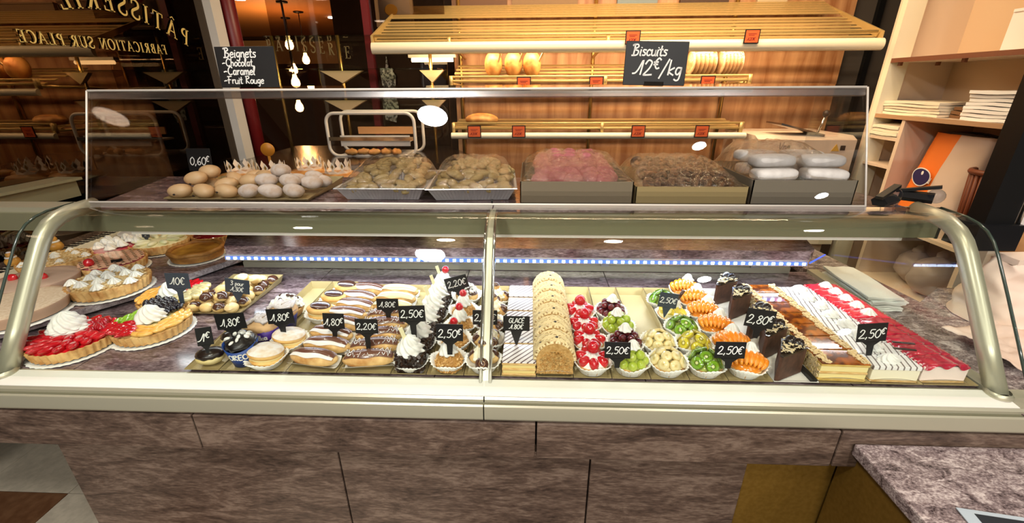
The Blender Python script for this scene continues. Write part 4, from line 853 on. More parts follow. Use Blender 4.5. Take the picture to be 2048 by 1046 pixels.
# ================================================================ PASTRY BUILDERS
def pleat(r, z, a, j): return (r * (1 + (0.035 if j % 1 == 0 else 0) * (0.2 + z / 0.03) * math.cos(30 * a)), z + 0.0035 * (z / 0.028) ** 2 * math.cos(4 * a))
CUP = MB().lathe([(0.030, 0.0), (0.034, 0.008), (0.040, 0.019), (0.047, 0.029), (0.0462, 0.0292), (0.039, 0.020), (0.033, 0.009), (0.0, 0.002)], 90, fn=pleat).mesh('paper_case', mat('case_paper', '#f6f4ee', 0.75))
SHELL = MB().lathe([(0.031, 0.003), (0.038, 0.020), (0.0375, 0.023), (0.034, 0.0215), (0.0, 0.022)], 40, fn=lambda r, z, a, j: (r * (1 + .025 * math.cos(20 * a)) if r > .03 else r, z)).mesh('pastry_shell', M_SHORT)
def swirl_mb(R, H, n=9, twist=4.0, amp=0.15, tiers=3, tip=0.12, nu=54, nv=26):
    def fn(u, v):
        a = 2 * PI * u; t = v
        env = R * ((1 - t) ** 0.55 * 0.92 + 0.08 * (1 - t)) * (1 + 0.035 * math.cos(tiers * 2 * PI * t)) if t < 0.985 else 0.0
        if t < 0.06: env *= 0.82 + 3 * t
        r = env * (1 + amp * math.cos(n * a + twist * 2 * PI * t / 2))
        return (r * math.cos(a), r * math.sin(a), H * (t + 0.03 * math.sin(tiers * 2 * PI * t)))
    return MB().grid(fn, nu, nv)
SW_BIG = swirl_mb(0.036, 0.052, 8, 5.0, 0.15, 3).mesh('cream_swirl', M_WHITE)
SW_MID = swirl_mb(0.021, 0.036, 8, 3.4, 0.15, 2, nu=48, nv=18).mesh('cream_swirl', M_WHITE)
SW_SM = swirl_mb(0.016, 0.020, 7, 1.6, 0.12, 1.5, nu=42, nv=14).mesh('cream_rosette', M_WHITE)
KISS = swirl_mb(0.021, 0.021, 9, 0.0, 0.14, 1, nu=54, nv=14).mesh('meringue_kiss', M_WHITE)
SW_TART = swirl_mb(0.046, 0.052, 10, 4.5, 0.13, 3, nu=70, nv=28).mesh('cream_swirl', M_WHITE)
M_REDJ = mat('red_berry_glaze', '#b8101c', 0.12, coat=0.9, c2='#d4202a', scale=30, sss=.1)
M_CHERRY = mat('candied_cherry', '#c01020', 0.15, coat=0.8)
M_DCHERRY = mat('dark_cherry', '#4a0a16', 0.12, coat=0.9, c2='#6d1020', scale=30)
M_GRAPE = mat('green_grape', '#9bb02e', 0.16, coat=0.7, c2='#b9c850', scale=30, sss=.2)
M_BANANA = mat('banana_flesh', '#e3cf92', 0.3, coat=0.5, c2='#efe2b4', scale=60)
M_ORANGE = mat('mandarin_flesh', '#ee8414', 0.2, coat=0.7, c2='#f6a335', scale=40, sss=.2)
M_CUSTARD = mat('custard', '#ead28a', 0.4)
def radial(name, cols, rough=0.2, coat=0.6, seeds=None, ringr=0.014):
    m = bpy.data.materials.new(name); m.use_nodes = True; nt = m.node_tree; b = nt.nodes['Principled BSDF']; b.inputs['Roughness'].default_value = rough; b.inputs['Coat Weight'].default_value = coat
    tc = nt.nodes.new('ShaderNodeTexCoord'); sx = nt.nodes.new('ShaderNodeSeparateXYZ'); nt.links.new(tc.outputs['Object'], sx.inputs[0])
    cb = nt.nodes.new('ShaderNodeCombineXYZ'); nt.links.new(sx.outputs[0], cb.inputs[0]); nt.links.new(sx.outputs[1], cb.inputs[1])
    ln = nt.nodes.new('ShaderNodeVectorMath'); ln.operation = 'LENGTH'; nt.links.new(cb.outputs[0], ln.inputs[0])
    dv = nt.nodes.new('ShaderNodeMath'); dv.operation = 'DIVIDE'; dv.inputs[1].default_value = ringr; nt.links.new(ln.outputs['Value'], dv.inputs[0])
    r = nt.nodes.new('ShaderNodeValToRGB'); e = r.color_ramp.elements
    e[0].position = cols[0][0]; e[0].color = lin(cols[0][1]); e[1].position = cols[-1][0]; e[1].color = lin(cols[-1][1])
    for p, c in cols[1:-1]: k = e.new(p); k.color = lin(c)
    nt.links.new(dv.outputs[0], r.inputs[0]); nt.links.new(r.outputs[0], b.inputs['Base Color'])
    return m
M_KIWI = radial('kiwi_flesh', [(0.0, '#d9dfa0'), (0.18, '#d0d890'), (0.30, '#3c4a12'), (0.42, '#6f9a1e'), (0.8, '#7fae2a'), (1.0, '#55701c')])
M_KIWIY = radial('gold_kiwi_flesh', [(0.0, '#efe6b0'), (0.2, '#e9dc90'), (0.30, '#6a5a20'), (0.42, '#d2c22c'), (0.85, '#dccb3a'), (1.0, '#a89428')])
M_BANC = radial('banana_slice_face', [(0.0, '#b89c60'), (0.15, '#d8c080'), (0.5, '#ecdca6'), (0.9, '#e6d296'), (1.0, '#cdb26c')], ringr=0.013)
M_PINE = mat('pineapple', '#e6c63a', 0.25, coat=.5, c2='#f0da6a', scale=60)
DISC = lambda r, th, m_: MB().lathe([(0, 0), (r * .96, 0), (r, th * .3), (r, th * .7), (r * .96, th), (0, th)], 18).mesh('slice', m_)
BALL = lambda r, m_, nm: MB().ell((0, 0, 0), (r, r, r * 1.05), 12, 8).mesh(nm, m_)
GRAPE = BALL(0.0115, M_GRAPE, 'grape'); DCH = BALL(0.0098, M_DCHERRY, 'cherry'); CH = BALL(0.0125, M_CHERRY, 'cherry')
KIW = DISC(0.0150, 0.006, M_KIWI); KIWY = DISC(0.0150, 0.006, M_KIWIY); BAN = DISC(0.0125, 0.007, M_BANC)
CHUNK = MB().box((0, 0, 0), (0.016, 0.012, 0.010)).mesh('chunk', M_PINE, False)
BERRY = MB().ell((0, 0, 0), (0.015, 0.011, 0.013), 12, 8, fn=lambda p: Vector((p.x, p.y * (1 - 12 * p.x), p.z * (1 - 12 * p.x)))).mesh('strawberry', M_REDJ)
SEG = MB().grid(lambda u, v: ((0.019 * math.sin(PI * v) * (0.30 * math.cos(2 * PI * u))), 0.021 * math.cos(PI * v), 0.015 * math.sin(PI * v) * (0.5 + 0.5 * math.sin(2 * PI * u)) * 1.25), 10, 12).mesh('segment', M_ORANGE)
M_GLZ = mat('clear_custard', '#efe0a8', .3, coat=.5)
def dome_me(r, h, m_, nm='filling', n=24): return MB().lathe([(r * math.cos(t * PI / 2), h * math.sin(t * PI / 2)) for t in [i / 6 for i in range(7)]], n).mesh(nm, m_)
FILL = {k: dome_me(0.036, 0.022, m_) for k, m_ in (('w', M_WHITE), ('c', M_GLZ), ('g', mat('grape_jelly', '#a8b455', .15, coat=.8)), ('r', M_REDJ), ('d', mat('dark_jelly', '#3c0812', .15, coat=.8)), ('o', mat('orange_jelly', '#e88c22', .2, coat=.7)))}
BZ = 0.0
def base(label, cat='tartlet', group=None, x=0, y=0, name='fruit_tartlet', fill=None, rz=0.0, sc_=1.10):
    t = thing(name, label, cat, (x, y, FLOOR_Z), rz, group)
    t.scale = (sc_, sc_, sc_)
    obj('paper_case', CUP, t); obj('pastry_shell', SHELL, t)
    if fill: obj('filling', FILL[fill], t, (0, 0, 0.021))
    return t
def on_dome(a, q, r=0.034, h=0.024): return (r * math.cos(q) * math.cos(a), r * math.cos(q) * math.sin(a), 0.022 + h * math.sin(q))
def aim(a, q): return (0, PI / 2 - q * 0.9, a)
def t_berry(x, y, lb):
    t = base(lb, group='red berry tartlets', x=x, y=y, fill='w', rz=random.uniform(0, 6))
    for i in range(7): a = 2 * PI * i / 7; obj('strawberry', BERRY, t, (0.026 * math.cos(a), 0.026 * math.sin(a), 0.031), (random.uniform(-.3, .3), -0.5, a), 1.12)
    obj('cream_rosette', SW_SM, t, (0, 0, 0.036), scale=(0.9, 0.9, 0.8)); obj('cherry', CH, t, (0, 0, 0.060), scale=1.25)
def t_ball(x, y, lb, me, fill, group, n1=9, n2=5, sw=True):
    t = base(lb, group=group, x=x, y=y, fill=fill, rz=random.uniform(0, 6))
    for i in range(n1): obj(me.name.split('.')[0], me, t, on_dome(2 * PI * i / n1, 0.28, 0.032, .03))
    for i in range(n2): obj(me.name.split('.')[0], me, t, on_dome(2 * PI * i / n2 + .3, 0.85, 0.031, .034))
    obj(me.name.split('.')[0], me, t, (0, 0, 0.054))
    if sw: obj('cream_rosette', SW_SM, t, (0.004, 0, 0.060), scale=1.05)
def t_disc(x, y, lb, me, fill, group, n1=6, n2=4, sw=False, nm='kiwi_slice'):
    t = base(lb, group=group, x=x, y=y, fill=fill, rz=random.uniform(0, 6))
    for i in range(n1): a = 2 * PI * i / n1; obj(nm, me, t, on_dome(a, 0.45, 0.032, .026), aim(a, 0.55), scale=1.05)
    for i in range(n2): a = 2 * PI * i / n2 + .5; obj(nm, me, t, on_dome(a, 1.0, 0.030, .030), aim(a, 1.1))
    if sw: obj('cream_rosette', SW_SM, t, (0, 0, 0.056))
def t_mand(x, y, lb):
    t = base(lb, group='mandarin tartlets', x=x, y=y, fill='o', rz=random.uniform(-.4, .4))
    for i in range(8):
        q = (i - 3.5) / 3.5; obj('mandarin_segment', SEG, t, (q * 0.029, -0.004, 0.030 + 0.012 * (1 - q * q)), (0, q * 0.75, 0), (1.5, 1.55 - .5 * q * q, 1.15))
    obj('cream_rosette', SW_SM, t, (0.006, 0.008, 0.056), scale=1.1)
# ---- red berry tartlets
for k, (x, y) in enumerate([(0.166, 0.950), (0.168, 1.040), (0.164, 1.125), (0.160, 1.210)]):
    t_berry(x, y, 'red berry tartlet with a cherry on white cream, %s from the front glass' % ORD[k])
# ---- grapes and cherries
t_ball(0.263, 0.950, 'green grape tartlet with a cream rosette at the very front of its tray', GRAPE, 'g', 'grape and cherry tartlets')
t_ball(0.268, 1.035, 'dark cherry tartlet half hidden by the black price card', DCH, 'd', 'grape and cherry tartlets', 11, 6)
t_ball(0.263, 1.125, 'green grape tartlet with a cream rosette standing between two cherry tartlets', GRAPE, 'g', 'grape and cherry tartlets')
t_ball(0.258, 1.215, 'dark cherry tartlet at the back of the grape row', DCH, 'd', 'grape and cherry tartlets', 11, 6)
for k, (x, y) in enumerate([(0.358, 0.950), (0.358, 1.038)]):
    t_disc(x, y, 'banana slice tartlet, %s' % ('at the front' if k == 0 else 'behind the other one'), BAN, 'c', 'banana tartlets', 8, 5, nm='banana_slice')
t_disc(0.453, 0.950, 'green kiwi tartlet at the front of the kiwi row', KIW, 'g', 'kiwi tartlets', 6, 3)
t_disc(0.453, 1.033, 'yellow kiwi tartlet between the two green kiwi ones', KIWY, 'c', 'kiwi tartlets', 6, 3)
t_disc(0.448, 1.118, 'green kiwi tartlet third from the front behind the yellow one', KIW, 'g', 'kiwi tartlets', 6, 3)
t = base('yellow pineapple tartlet with a cream rosette and chocolate curl', group='kiwi tartlets', x=0.445, y=1.205, fill='c')
for i in range(12): a = 2.4 * i; obj('pineapple_chunk', CHUNK, t, on_dome(a, .25 + .07 * i, .031, .026), (random.random(), random.random(), a))
obj('cream_swirl', SW_MID, t, (0.006, 0.006, 0.044), scale=.9); obj('chocolate_curl', MB().tube([(0, 0, 0), (.004, 0, .03)], .005, 8).mesh('chocolate_curl', M_CHOC), t, (0.01, 0, 0.07), (0, .3, 0))
t_disc(0.440, 1.29, 'green kiwi tartlet at the back behind the price card with a painted grey sheen', KIW, 'g', 'kiwi tartlets', 6, 3)
for k, (x, y) in enumerate([(0.553, 0.950), (0.550, 1.038), (0.548, 1.13), (0.545, 1.215), (0.543, 1.298), (0.538, 1.375)]):
    t_mand(x, y, 'mandarin tartlet with a cream rosette, %s from the front of its tray' % ORD[k])

# ---- sugared buns, chocolate topped buns, small glazed choux
M_BUN = mat('bun_dough', '#d29a4c', .6, c2='#e8c07a', scale=26); M_CREMEY = mat('yellow_cream', '#eedb9a', .45)
M_SUGAR = mat('icing_sugar', '#e9e2dc', .9, c2='#d6b890', scale=55, lo=.42, hi=.78, bump=.25, bscale=160)
def bun(name, lb, x, y, top, group, s=1.0):
    t = thing(name, lb, 'bun', (x, y, FLOOR_Z), random.uniform(-.3, .3), group)
    obj('paper_case', CUP, t, scale=(1.05 * s, 1.05 * s, 0.9))
    T = obj('bun_body', BUN_B, t, (0, 0, 0.012), (-.14, 0.1, 0), s)
    obj('cream_layer', BUN_C, t, (0, 0, 0.026), (-.14, 0.1, 0), s)
    obj('bun_top', BUN_T, t, (0, 0, 0.033), (-.14, 0.1, 0), s)
    obj('sugar_crust' if top is SUG else 'chocolate_disc', top, t, (0, 0, 0.033), (-.14, 0.1, 0), s)
BUN_B = MB().ell((0, 0, 0.006), (0.040, 0.040, 0.014), 24, 8).mesh('bun_body', M_BUN)
BUN_C = MB().ell((0, 0, 0.002), (0.038, 0.038, 0.011), 24, 8).mesh('cream_layer', M_CREMEY)
BUN_T = MB().ell((0, 0, 0.004), (0.041, 0.041, 0.015), 28, 8).mesh('bun_top', M_BUN)
SUG = MB().lathe([(0.040, 0.0085), (0.036, 0.0135), (0.026, 0.0178), (0.012, 0.0195), (0, 0.0198)], 28).mesh('sugar_crust', M_SUGAR)
CHD = MB().lathe([(0.030, 0.0135), (0.030, 0.0165), (0.024, 0.0195), (0.012, 0.0212), (0, 0.0215)], 28).mesh('chocolate_disc', M_CHOC)
bun('cream_bun', 'sugar dusted cream bun in a white case at the front of its tray', -0.692, 0.945, SUG, 'sugar dusted buns', 1.08)
bun('cream_bun', 'sugar dusted cream bun behind the front one', -0.672, 1.025, SUG, 'sugar dusted buns', 1.05)
for k, (x, y) in enumerate([(-0.655, 1.185), (-0.648, 1.27), (-0.635, 1.345)]):
    bun('chocolate_bun', 'golden cream bun with a chocolate disc on top, %s from the front' % ORD[k], x, y, CHD, 'chocolate disc buns', 1.0)
CHX = MB().ell((0, 0, 0.017), (0.031, 0.024, 0.018), 22, 12, fn=lambda p: p * (1 + .06 * nz(p, 60))).mesh('choux_body', mat('pale_choux', '#d9c078', .6, c2='#e9d9a2', scale=30))
CHXT = MB().ell((0, 0, 0.024), (0.031, 0.0245, 0.0135), 22, 10, fn=lambda p: p * (1 + .08 * nz(p, 90))).mesh('chocolate_top', M_DCHOC)
for k, (x, y, lb) in enumerate([(-0.846, 0.945, 'oval pale choux with a dark chocolate top holding the one euro card'), (-0.838, 1.035, 'second dark topped choux mostly hidden behind the blue muffin cup')]):
    t = thing('glazed_choux', lb, 'choux', (x, y, FLOOR_Z), .25); obj('choux_body', CHX, t, scale=1.15); obj('chocolate_top', CHXT, t, scale=1.15)
# ---- muffin cups
def muffin(x, y, lb, cup_c, text, top_kind, rz=0.0, cl=None):
    t = thing('muffin_cup', lb, 'muffin', (x, y, FLOOR_Z), rz, 'muffins in printed cups')
    m_ = mat('cup_' + cup_c, cup_c, .45)
    obj('printed_cup', MB().lathe([(0.0, .001), (0.027, 0.001), (0.042, 0.060), (0.0405, 0.060), (0.026, 0.004)], 40, fn=lambda r, z, a, j: (r, z + (.006 * math.cos(2 * a) if z > .05 else 0))).mesh('printed_cup', m_), t)
    tx = MB(); hand(tx, text, 0, 0, 0.017, 0.0034, slant=.05)
    wd = hand_width(text, 0.017); tm = MB()
    vv = []
    for px, py, pz in tx.v:
        z = 0.028 + py; R_ = 0.0272 + (z / 0.06) * 0.0152 + pz + 0.0006; a = -PI / 2 + (px - wd / 2) / R_; vv.append((R_ * math.cos(a), R_ * math.sin(a), z))
    obj('cup_lettering', tm.add(vv, tx.f).mesh('cup_lettering', M_PAPER, False), t, label='white printed lettering on the cup')
    if top_kind == 'dark':
        obj('muffin_top', MB().ell((0, 0, 0.060), (0.040, 0.040, 0.022), 28, 14, fn=lambda p: p * (1 + .22 * nz(p, 70))).mesh('muffin_top', mat('black_cookie', '#120d0d', .35, coat=.3)), t)
        for i in range(16):
            a = random.uniform(0, 2 * PI); q = random.uniform(.4, 1.4)
            obj('cream_chip', MB().ell((0, 0, 0), (0.008, 0.006, 0.0035), 8, 5).mesh('cream_chip', M_WHITE), t, (0.037 * math.cos(q) * math.cos(a), 0.037 * math.cos(q) * math.sin(a), 0.060 + .027 * math.sin(q)), (random.random(), random.random(), a))
    else:
        obj('muffin_top', MB().ell((0, 0, 0.060), (0.043, 0.043, 0.022), 24, 12).mesh('muffin_top', mat('muffin_crumb', '#d0a878', .7)), t)
        zz = MB(); zz.tube([(0.034 * math.cos(i * .9) * (1 - i / 60), 0.034 * math.sin(i * 1.37) * (1 - i / 70), 0.079 + .006 * (i / 34) - .10 * ((0.034 * math.cos(i * .9)) ** 2 + (0.034 * math.sin(i * 1.37)) ** 2) * 40 * .1) for i in range(34)], 0.0048, 7)
        obj('icing_drizzle', zz.mesh('icing_drizzle', mat('grey_icing', '#cfc6c6', .3)), t)
muffin(-0.757, 0.950, 'blue printed muffin cup with a black cookie top and white bits at the front', '#1c3f86', 'OREO', 'dark', .25)
muffin(-0.752, 1.045, 'purple printed muffin cup with grey icing drizzle', '#4a2a8c', 'Milka', 'd', .1)
muffin(-0.738, 1.125, 'dark blue printed muffin cup with white drizzle at the back', '#20246c', 'OREO', 'd', -.2)
t = thing('meringue_tart', 'white whipped tart with dark chips behind the muffin cups', 'tart', (-0.775, 1.205, FLOOR_Z), 0)
obj('pastry_shell', SHELL, t, scale=1.35)
for i in range(24):
    a = i * 2.4; r = 0.010 * math.sqrt(i) * .98; obj('meringue_peak', SW_SM, t, (r * math.cos(a), r * math.sin(a), 0.028 + .03 * (1 - (r / .05) ** 2)), scale=.85)
for i in range(12):
    a = i * 2.1 + .4; r = 0.011 * math.sqrt(i + 1); obj('chocolate_chip', MB().ell((0, 0, 0), (.007, .005, .005), 8, 5).mesh('chocolate_chip', M_CHOC), t, (r * math.cos(a), r * math.sin(a), 0.040 + .032 * (1 - (r / .05) ** 2)))
# ---- eclairs
ECL = MB().ell((0, 0, 0.020), (0.064, 0.021, 0.018), 28, 12, fn=lambda p: Vector((p.x, math.copysign(abs(p.y / .021) ** .8 * .021, p.y), p.z * 1.02)) * (1 + .03 * nz(p, 50))).mesh('choux_body', M_CHOUX)
def strip(x0, x1, y0, y1, lift, m_, nm, nx=18, ny=6, wob=.0015):
    def fn(u, v):
        x = x0 + (x1 - x0) * u; tp = max(0.05, 1 - (x / 0.066) ** 2) ** .5
        y = (y0 + (y1 - y0) * v) * (0.35 + .65 * tp) + wob * math.sin(u * 11 + v)
        e = min(1, (y / .0235) ** 2); edge = min(v, 1 - v) * 2
        return (x, y, 0.020 + 0.019 * tp * math.sqrt(max(0, 1 - e)) + lift * min(1, edge * 3) * (1 if 0.03 < u < .97 else 0))
    return MB().grid(fn, nx, ny).mesh(nm, m_)
M_WICE = mat('white_icing', '#ece7e4', .25, coat=.3)
E_WH = strip(-.058, .058, -0.0175, -0.007, .0022, M_WICE, 'white_icing')
E_CH = strip(-.058, .058, -0.0085, 0.0185, .0034, mat('milk_chocolate_icing', '#6a4334', .25, coat=.4), 'chocolate_icing')
E_CH2 = strip(-.058, .058, -0.016, 0.016, .0035, mat('milk_chocolate_icing', '#6a4334'), 'chocolate_icing')
E_SL = MB().grid(lambda u, v: (-.060 + .120 * u, (v - .5) * .046, 0.002 + 0.014 * abs(2 * v - 1) ** 2.2), 14, 10).mesh('paper_sleeve', mat('case_paper', '#f6f4ee'))
zz = MB()
for off in (-.006, .006): zz.tube([(-.052 + .104 * i / 30, off + .010 * math.sin(i * 1.9), 0.0425 - .006 * abs(math.sin(i * 1.9))) for i in range(31)], .0011, 5)
E_DR = zz.mesh('icing_drizzle', M_WICE)
for k in range(8):
    y = 0.945 + 0.0585 * k; x = -0.560 + (0.006 if k % 2 else -.004) - .004 * k * .5
    t = thing('eclair', 'eclair with a brown chocolate stripe over white icing, %s from the front of its tray' % ORD[k], 'eclair', (x, y, FLOOR_Z), -0.15 + .05 * math.sin(k * 2), 'chocolate striped eclairs'); t.scale = (1.06, 1.2, 1.1)
    obj('choux_body', ECL, t); obj('white_icing', E_WH, t); obj('chocolate_icing', E_CH, t); obj('paper_sleeve', E_SL, t)
for k in range(8):
    y = 0.945 + 0.0575 * k; x = -0.416 - 0.006 * k * .8
    dr = k < 5
    t = thing('eclair', ('eclair drizzled with white zigzag lines over chocolate, %s from the front of its tray' if dr else 'plain pale iced eclair, %s from the front of the drizzled tray') % ORD[k], 'eclair', (x, y, FLOOR_Z), 0.13 + .04 * math.sin(k * 1.7) if dr else -.12, 'drizzled and pale iced eclairs'); t.scale = (1.08, 1.18, 1.1)
    obj('choux_body', ECL, t); obj('paper_sleeve', E_SL, t)
    if dr: obj('chocolate_icing', E_CH2, t); obj('icing_drizzle', E_DR, t)
    else: obj('white_icing', strip(-.058, .058, -0.018, 0.018, .003, mat('caramel_icing', '#ead2a0', .25, coat=.3), 'caramel_icing'), t)
# ---- dark shaving cakes with big cream swirls
def crumb_me(n, r, h, s0, s1, m_, nm, z0=0.004, box_=False):
    mb = MB()
    for i in range(n):
        a = random.uniform(0, 2 * PI); q = math.asin(random.uniform(0, 1))
        if box_: 
            u = random.uniform(-r, r); zz_ = random.uniform(z0, h); sd = random.randrange(4); p = [(u, -r), (u, r), (-r, u), (r, u)][sd]; p = (p[0], p[1], zz_)
        else: p = (r * math.cos(q) ** .8 * math.cos(a), r * math.cos(q) ** .8 * math.sin(a), z0 + (h - z0) * math.sin(q))
        s = random.uniform(s0, s1); mb.box(p, (s, s * .7, s * .55), rz=random.uniform(0, 3), rx=random.uniform(-1, 1), ry=random.uniform(-1, 1))
    return mb.mesh(nm, m_, False)
SHAV = [crumb_me(300, .032, .052, .005, .011, mat('dark_shavings', '#1c110d', .3, coat=.4, c2='#3a2418', scale=80), 'chocolate_shavings', box_=True) for _ in range(2)]
SQ = MB().bbox((-.031, -.031, .003), (.031, .031, .050)).mesh('cake_body', M_DCHOC, False)
STICK = MB().box((0, 0, 0.02), (.010, .003, .044)).mesh('chocolate_stick', mat('white_chocolate', '#efe6b8', .4), False)
for k, (x, y) in enumerate([(-0.304, 0.945), (-0.302, 1.030), (-0.298, 1.110), (-0.297, 1.190), (-0.296, 1.270), (-0.294, 1.350)]):
    t = thing('shaving_cake', 'dark chocolate shaving cake with a tall white cream swirl, %s from the front' % ORD[k], 'cake', (x, y, FLOOR_Z), .1 * math.sin(k * 3), 'dark chocolate shaving cakes')
    obj('paper_case', CUP, t, scale=(.98, .98, .8)); obj('cake_body', SQ, t); obj('chocolate_shavings', SHAV[k % 2], t, kind='stuff'); obj('cream_swirl', SW_BIG, t, (0, 0, .047), (0, 0, k)); obj('chocolate_stick', STICK, t, (-.008, -.004, .080), (0, -.25, .3))
    if k == 5: obj('cherry', CH, t, (.010, .0, .104))
# ---- nut domes
NUT = [crumb_me(330, .037, .046, .003, .007, mat('caramel_nuts', '#b5813e', .5, c2='#d8b070', scale=120), 'chopped_nuts') for _ in range(2)]
ND = MB().lathe([(.037 * math.cos(t * PI / 2) ** .8, .004 + .042 * math.sin(t * PI / 2)) for t in [i / 7 for i in range(8)]], 24).mesh('cake_body', mat('nut_cake', '#a87838', .7))
for k, (x, y) in enumerate([(-0.206, 0.948), (-0.205, 1.038), (-0.203, 1.125), (-0.205, 1.215)]):
    t = thing('nut_dome_cake', 'round cake coated in chopped caramel nuts with cream and a cherry, %s from the front' % ORD[k], 'cake', (x, y, FLOOR_Z), k, 'nut coated cakes')
    obj('paper_case', CUP, t, scale=(1.05, 1.05, 1.0)); obj('cake_body', ND, t); obj('chopped_nuts', NUT[k % 2], t, kind='stuff'); obj('cream_swirl', SW_MID, t, (0, 0, .043), (0, 0, k), 1.15); obj('cherry', CH, t, (0, 0, .083), scale=.95)
M_CHB = BALL(.017, M_CHOUX, 'choux'); CAPB = MB().lathe([(.0178 * math.cos(q), .0178 * math.sin(q)) for q in [0.45 + i * .28 for i in range(5)]], 14).mesh('chocolate_cap', M_CHOC)
t = thing('choux_cup', 'paper cup of chocolate capped choux under white coconut shavings at the back', 'choux', (-0.208, 1.315, FLOOR_Z), 0)
obj('paper_case', CUP, t, scale=1.15)
for i in range(3): a = 2 * PI * i / 3 - .5; c = obj('choux', M_CHB, t, (.022 * math.cos(a), .022 * math.sin(a), .030), scale=1.1); obj('chocolate_cap', CAPB, c)
obj('coconut_shavings', crumb_me(160, .030, .066, .004, .012, M_WHITE, 'coconut_shavings', .035), t, kind='stuff')
RIB = swirl_mb(.030, .040, 8, 2.0, .12, 3, nu=48, nv=20).mesh('cream_ribbon', mat('ivory_cream', '#efe8cf', .4, sss=.1))
for k, (x, y) in enumerate([(-0.115, 0.948), (-0.112, 1.040), (-0.110, 1.128), (-0.108, 1.215), (-0.106, 1.300)]):
    t = thing('choux_cup', 'cup of chocolate capped choux around ivory cream beside the centre post, %s from front' % ORD[k], 'choux', (x, y, FLOOR_Z), .5 * k, 'choux cups beside the centre post')
    obj('paper_case', CUP, t, scale=1.04)
    for i in range(3): a = 2 * PI * i / 3 - PI / 2; c = obj('choux', M_CHB, t, (.024 * math.cos(a), .024 * math.sin(a), .026), (.9 * math.sin(-a), .9 * math.cos(a), 0), 1.15); obj('chocolate_cap', CAPB, c)
    obj('cream_ribbon', RIB, t, (0, 0.004, .030), scale=1.05); c = obj('choux', M_CHB, t, (0, .004, .068), scale=.85); obj('chocolate_cap', CAPB, c)
# ---- iced slices (grid of layers)
M_PUFF = mat('puff_pastry', '#c89a56', .7, c2='#e2c288', scale=60, stretch=(1, 1, 8), bump=.4, bscale=60)
M_ICE1 = striped('striped_icing_fine', '#e4dede', '#5c4448', .0125, .20, 0.70, 0.4)
M_ICE2 = striped('striped_icing_wide', '#ebe8e6', '#6d5f5c', .014, .13, 0.25, 0.8)
def layers(t, dx, dy, hs, z=0.0):
    """hs: (height, material, name, inset)"""
    for h, m_, nm, ins in hs:
        mb = MB().bbox((-dx / 2 + ins, -dy / 2 + ins, 0), (dx / 2 - ins, dy / 2 - ins, h)); o = obj(nm, mb.mesh(nm, m_, False), t, (0, 0, z)); bev(o, .0015, 2); z += h
    return z
for k in range(5):
    t = thing('iced_slice', 'cream slice with thin dark stripes on white icing, %s from the front of its tray' % ORD[k], 'slice', (-0.022, 0.952 + .092 * k, FLOOR_Z), random.uniform(-.03, .03), 'striped iced slices')
    layers(t, .086, .084, [(.008, M_PUFF, 'puff_layer', 0), (.010, M_CUSTARD, 'cream_layer', .002), (.006, M_PUFF, 'puff_layer', 0), (.010, M_CUSTARD, 'cream_layer', .002), (.006, M_PUFF, 'puff_layer', 0), (.003, M_ICE1, 'icing', 0)])
# ---- mocha log portions
def arch(u): a = PI * (1.10 - 1.20 * u); return (0.047 * math.cos(a), 0.036 + 0.050 * math.sin(a))
def scale_h(s, y):
    best = 0.0
    for row in range(-2, 5):
        for col in range(-1, 6):
            cx = (col + (.5 if row % 2 else 0)) * .034; cy_ = row * .019; d = math.hypot(s - cx, (y - cy_))
            if d < .0200 and y >= cy_ - .001: return .0030 * math.sin(d / .0200 * 2.5 * 2 * PI - 1.2) + .002
    return 0.0
def logtop(u, v):
    x, z = arch(0.10 + .80 * u); y = -.036 + .070 * v; s = u * .125; h = scale_h(s, .075 * v); l = math.hypot(x, z - .036) or 1
    e = 1.0 if 0 < v < 1 else 0.0
    return (x * (1 + (h + .003) * e / l), y, .036 + (z - .036) * (1 + (h + .003) * e / l))
LOGT = MB().grid(logtop, 100, 60).mesh('piped_cream', [mat('mocha_cream', '#e2cb9a', .45), mat('groove_shade', '#a47e4a', .6)])
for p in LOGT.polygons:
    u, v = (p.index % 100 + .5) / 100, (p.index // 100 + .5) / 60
    if scale_h(u * .125, .075 * v) < .0010: p.material_index = 1  # recessed faces darker: shade in the piping put into the colour
LOGB = MB().yprism([(-.047, .002)] + [arch(i / 16) for i in range(17)] + [(.047, .002)], -.037, .037).mesh('cake_body', mat('sponge_crumb', '#b08344', .75, c2='#cfa566', scale=110, bump=.5, bscale=160), False)
LOGC = MB()
for i in range(420):
    u = random.random(); v = random.random(); a = PI * u; r = math.sqrt(v)
    LOGC.box((.044 * r * math.cos(a), -.038, .004 + .062 * r * math.sin(a) ** .8), (random.uniform(.002, .005), .0022, random.uniform(.002, .004)), ry=random.random() * 3)
LOGC = LOGC.mesh('nut_crumbs', mat('caramel_nuts', '#b5813e'), False)
FLK = MB().box((0, 0, 0), (.020, .010, .003), rz=.6).box((.004, .006, .002), (.016, .005, .003), rz=-.4).mesh('chocolate_flake', mat('purple_brown_flake', '#4a3038', .5), False)
BEAN = MB().ell((0, 0, 0), (.005, .0035, .003), 10, 6).mesh('coffee_bean', M_DCHOC)
CARDC = MB().add([(.047 * math.cos(PI + PI * i / 10), -.040, .0035 + .0 + .010 * math.sin(PI * i / 10)) for i in range(11)] + [(.047 * math.cos(PI + PI * i / 10), -.030, .001) for i in range(11)], [(i, i + 1, 12 + i, 11 + i) for i in range(10)]).mesh('card_base', M_PAPER)
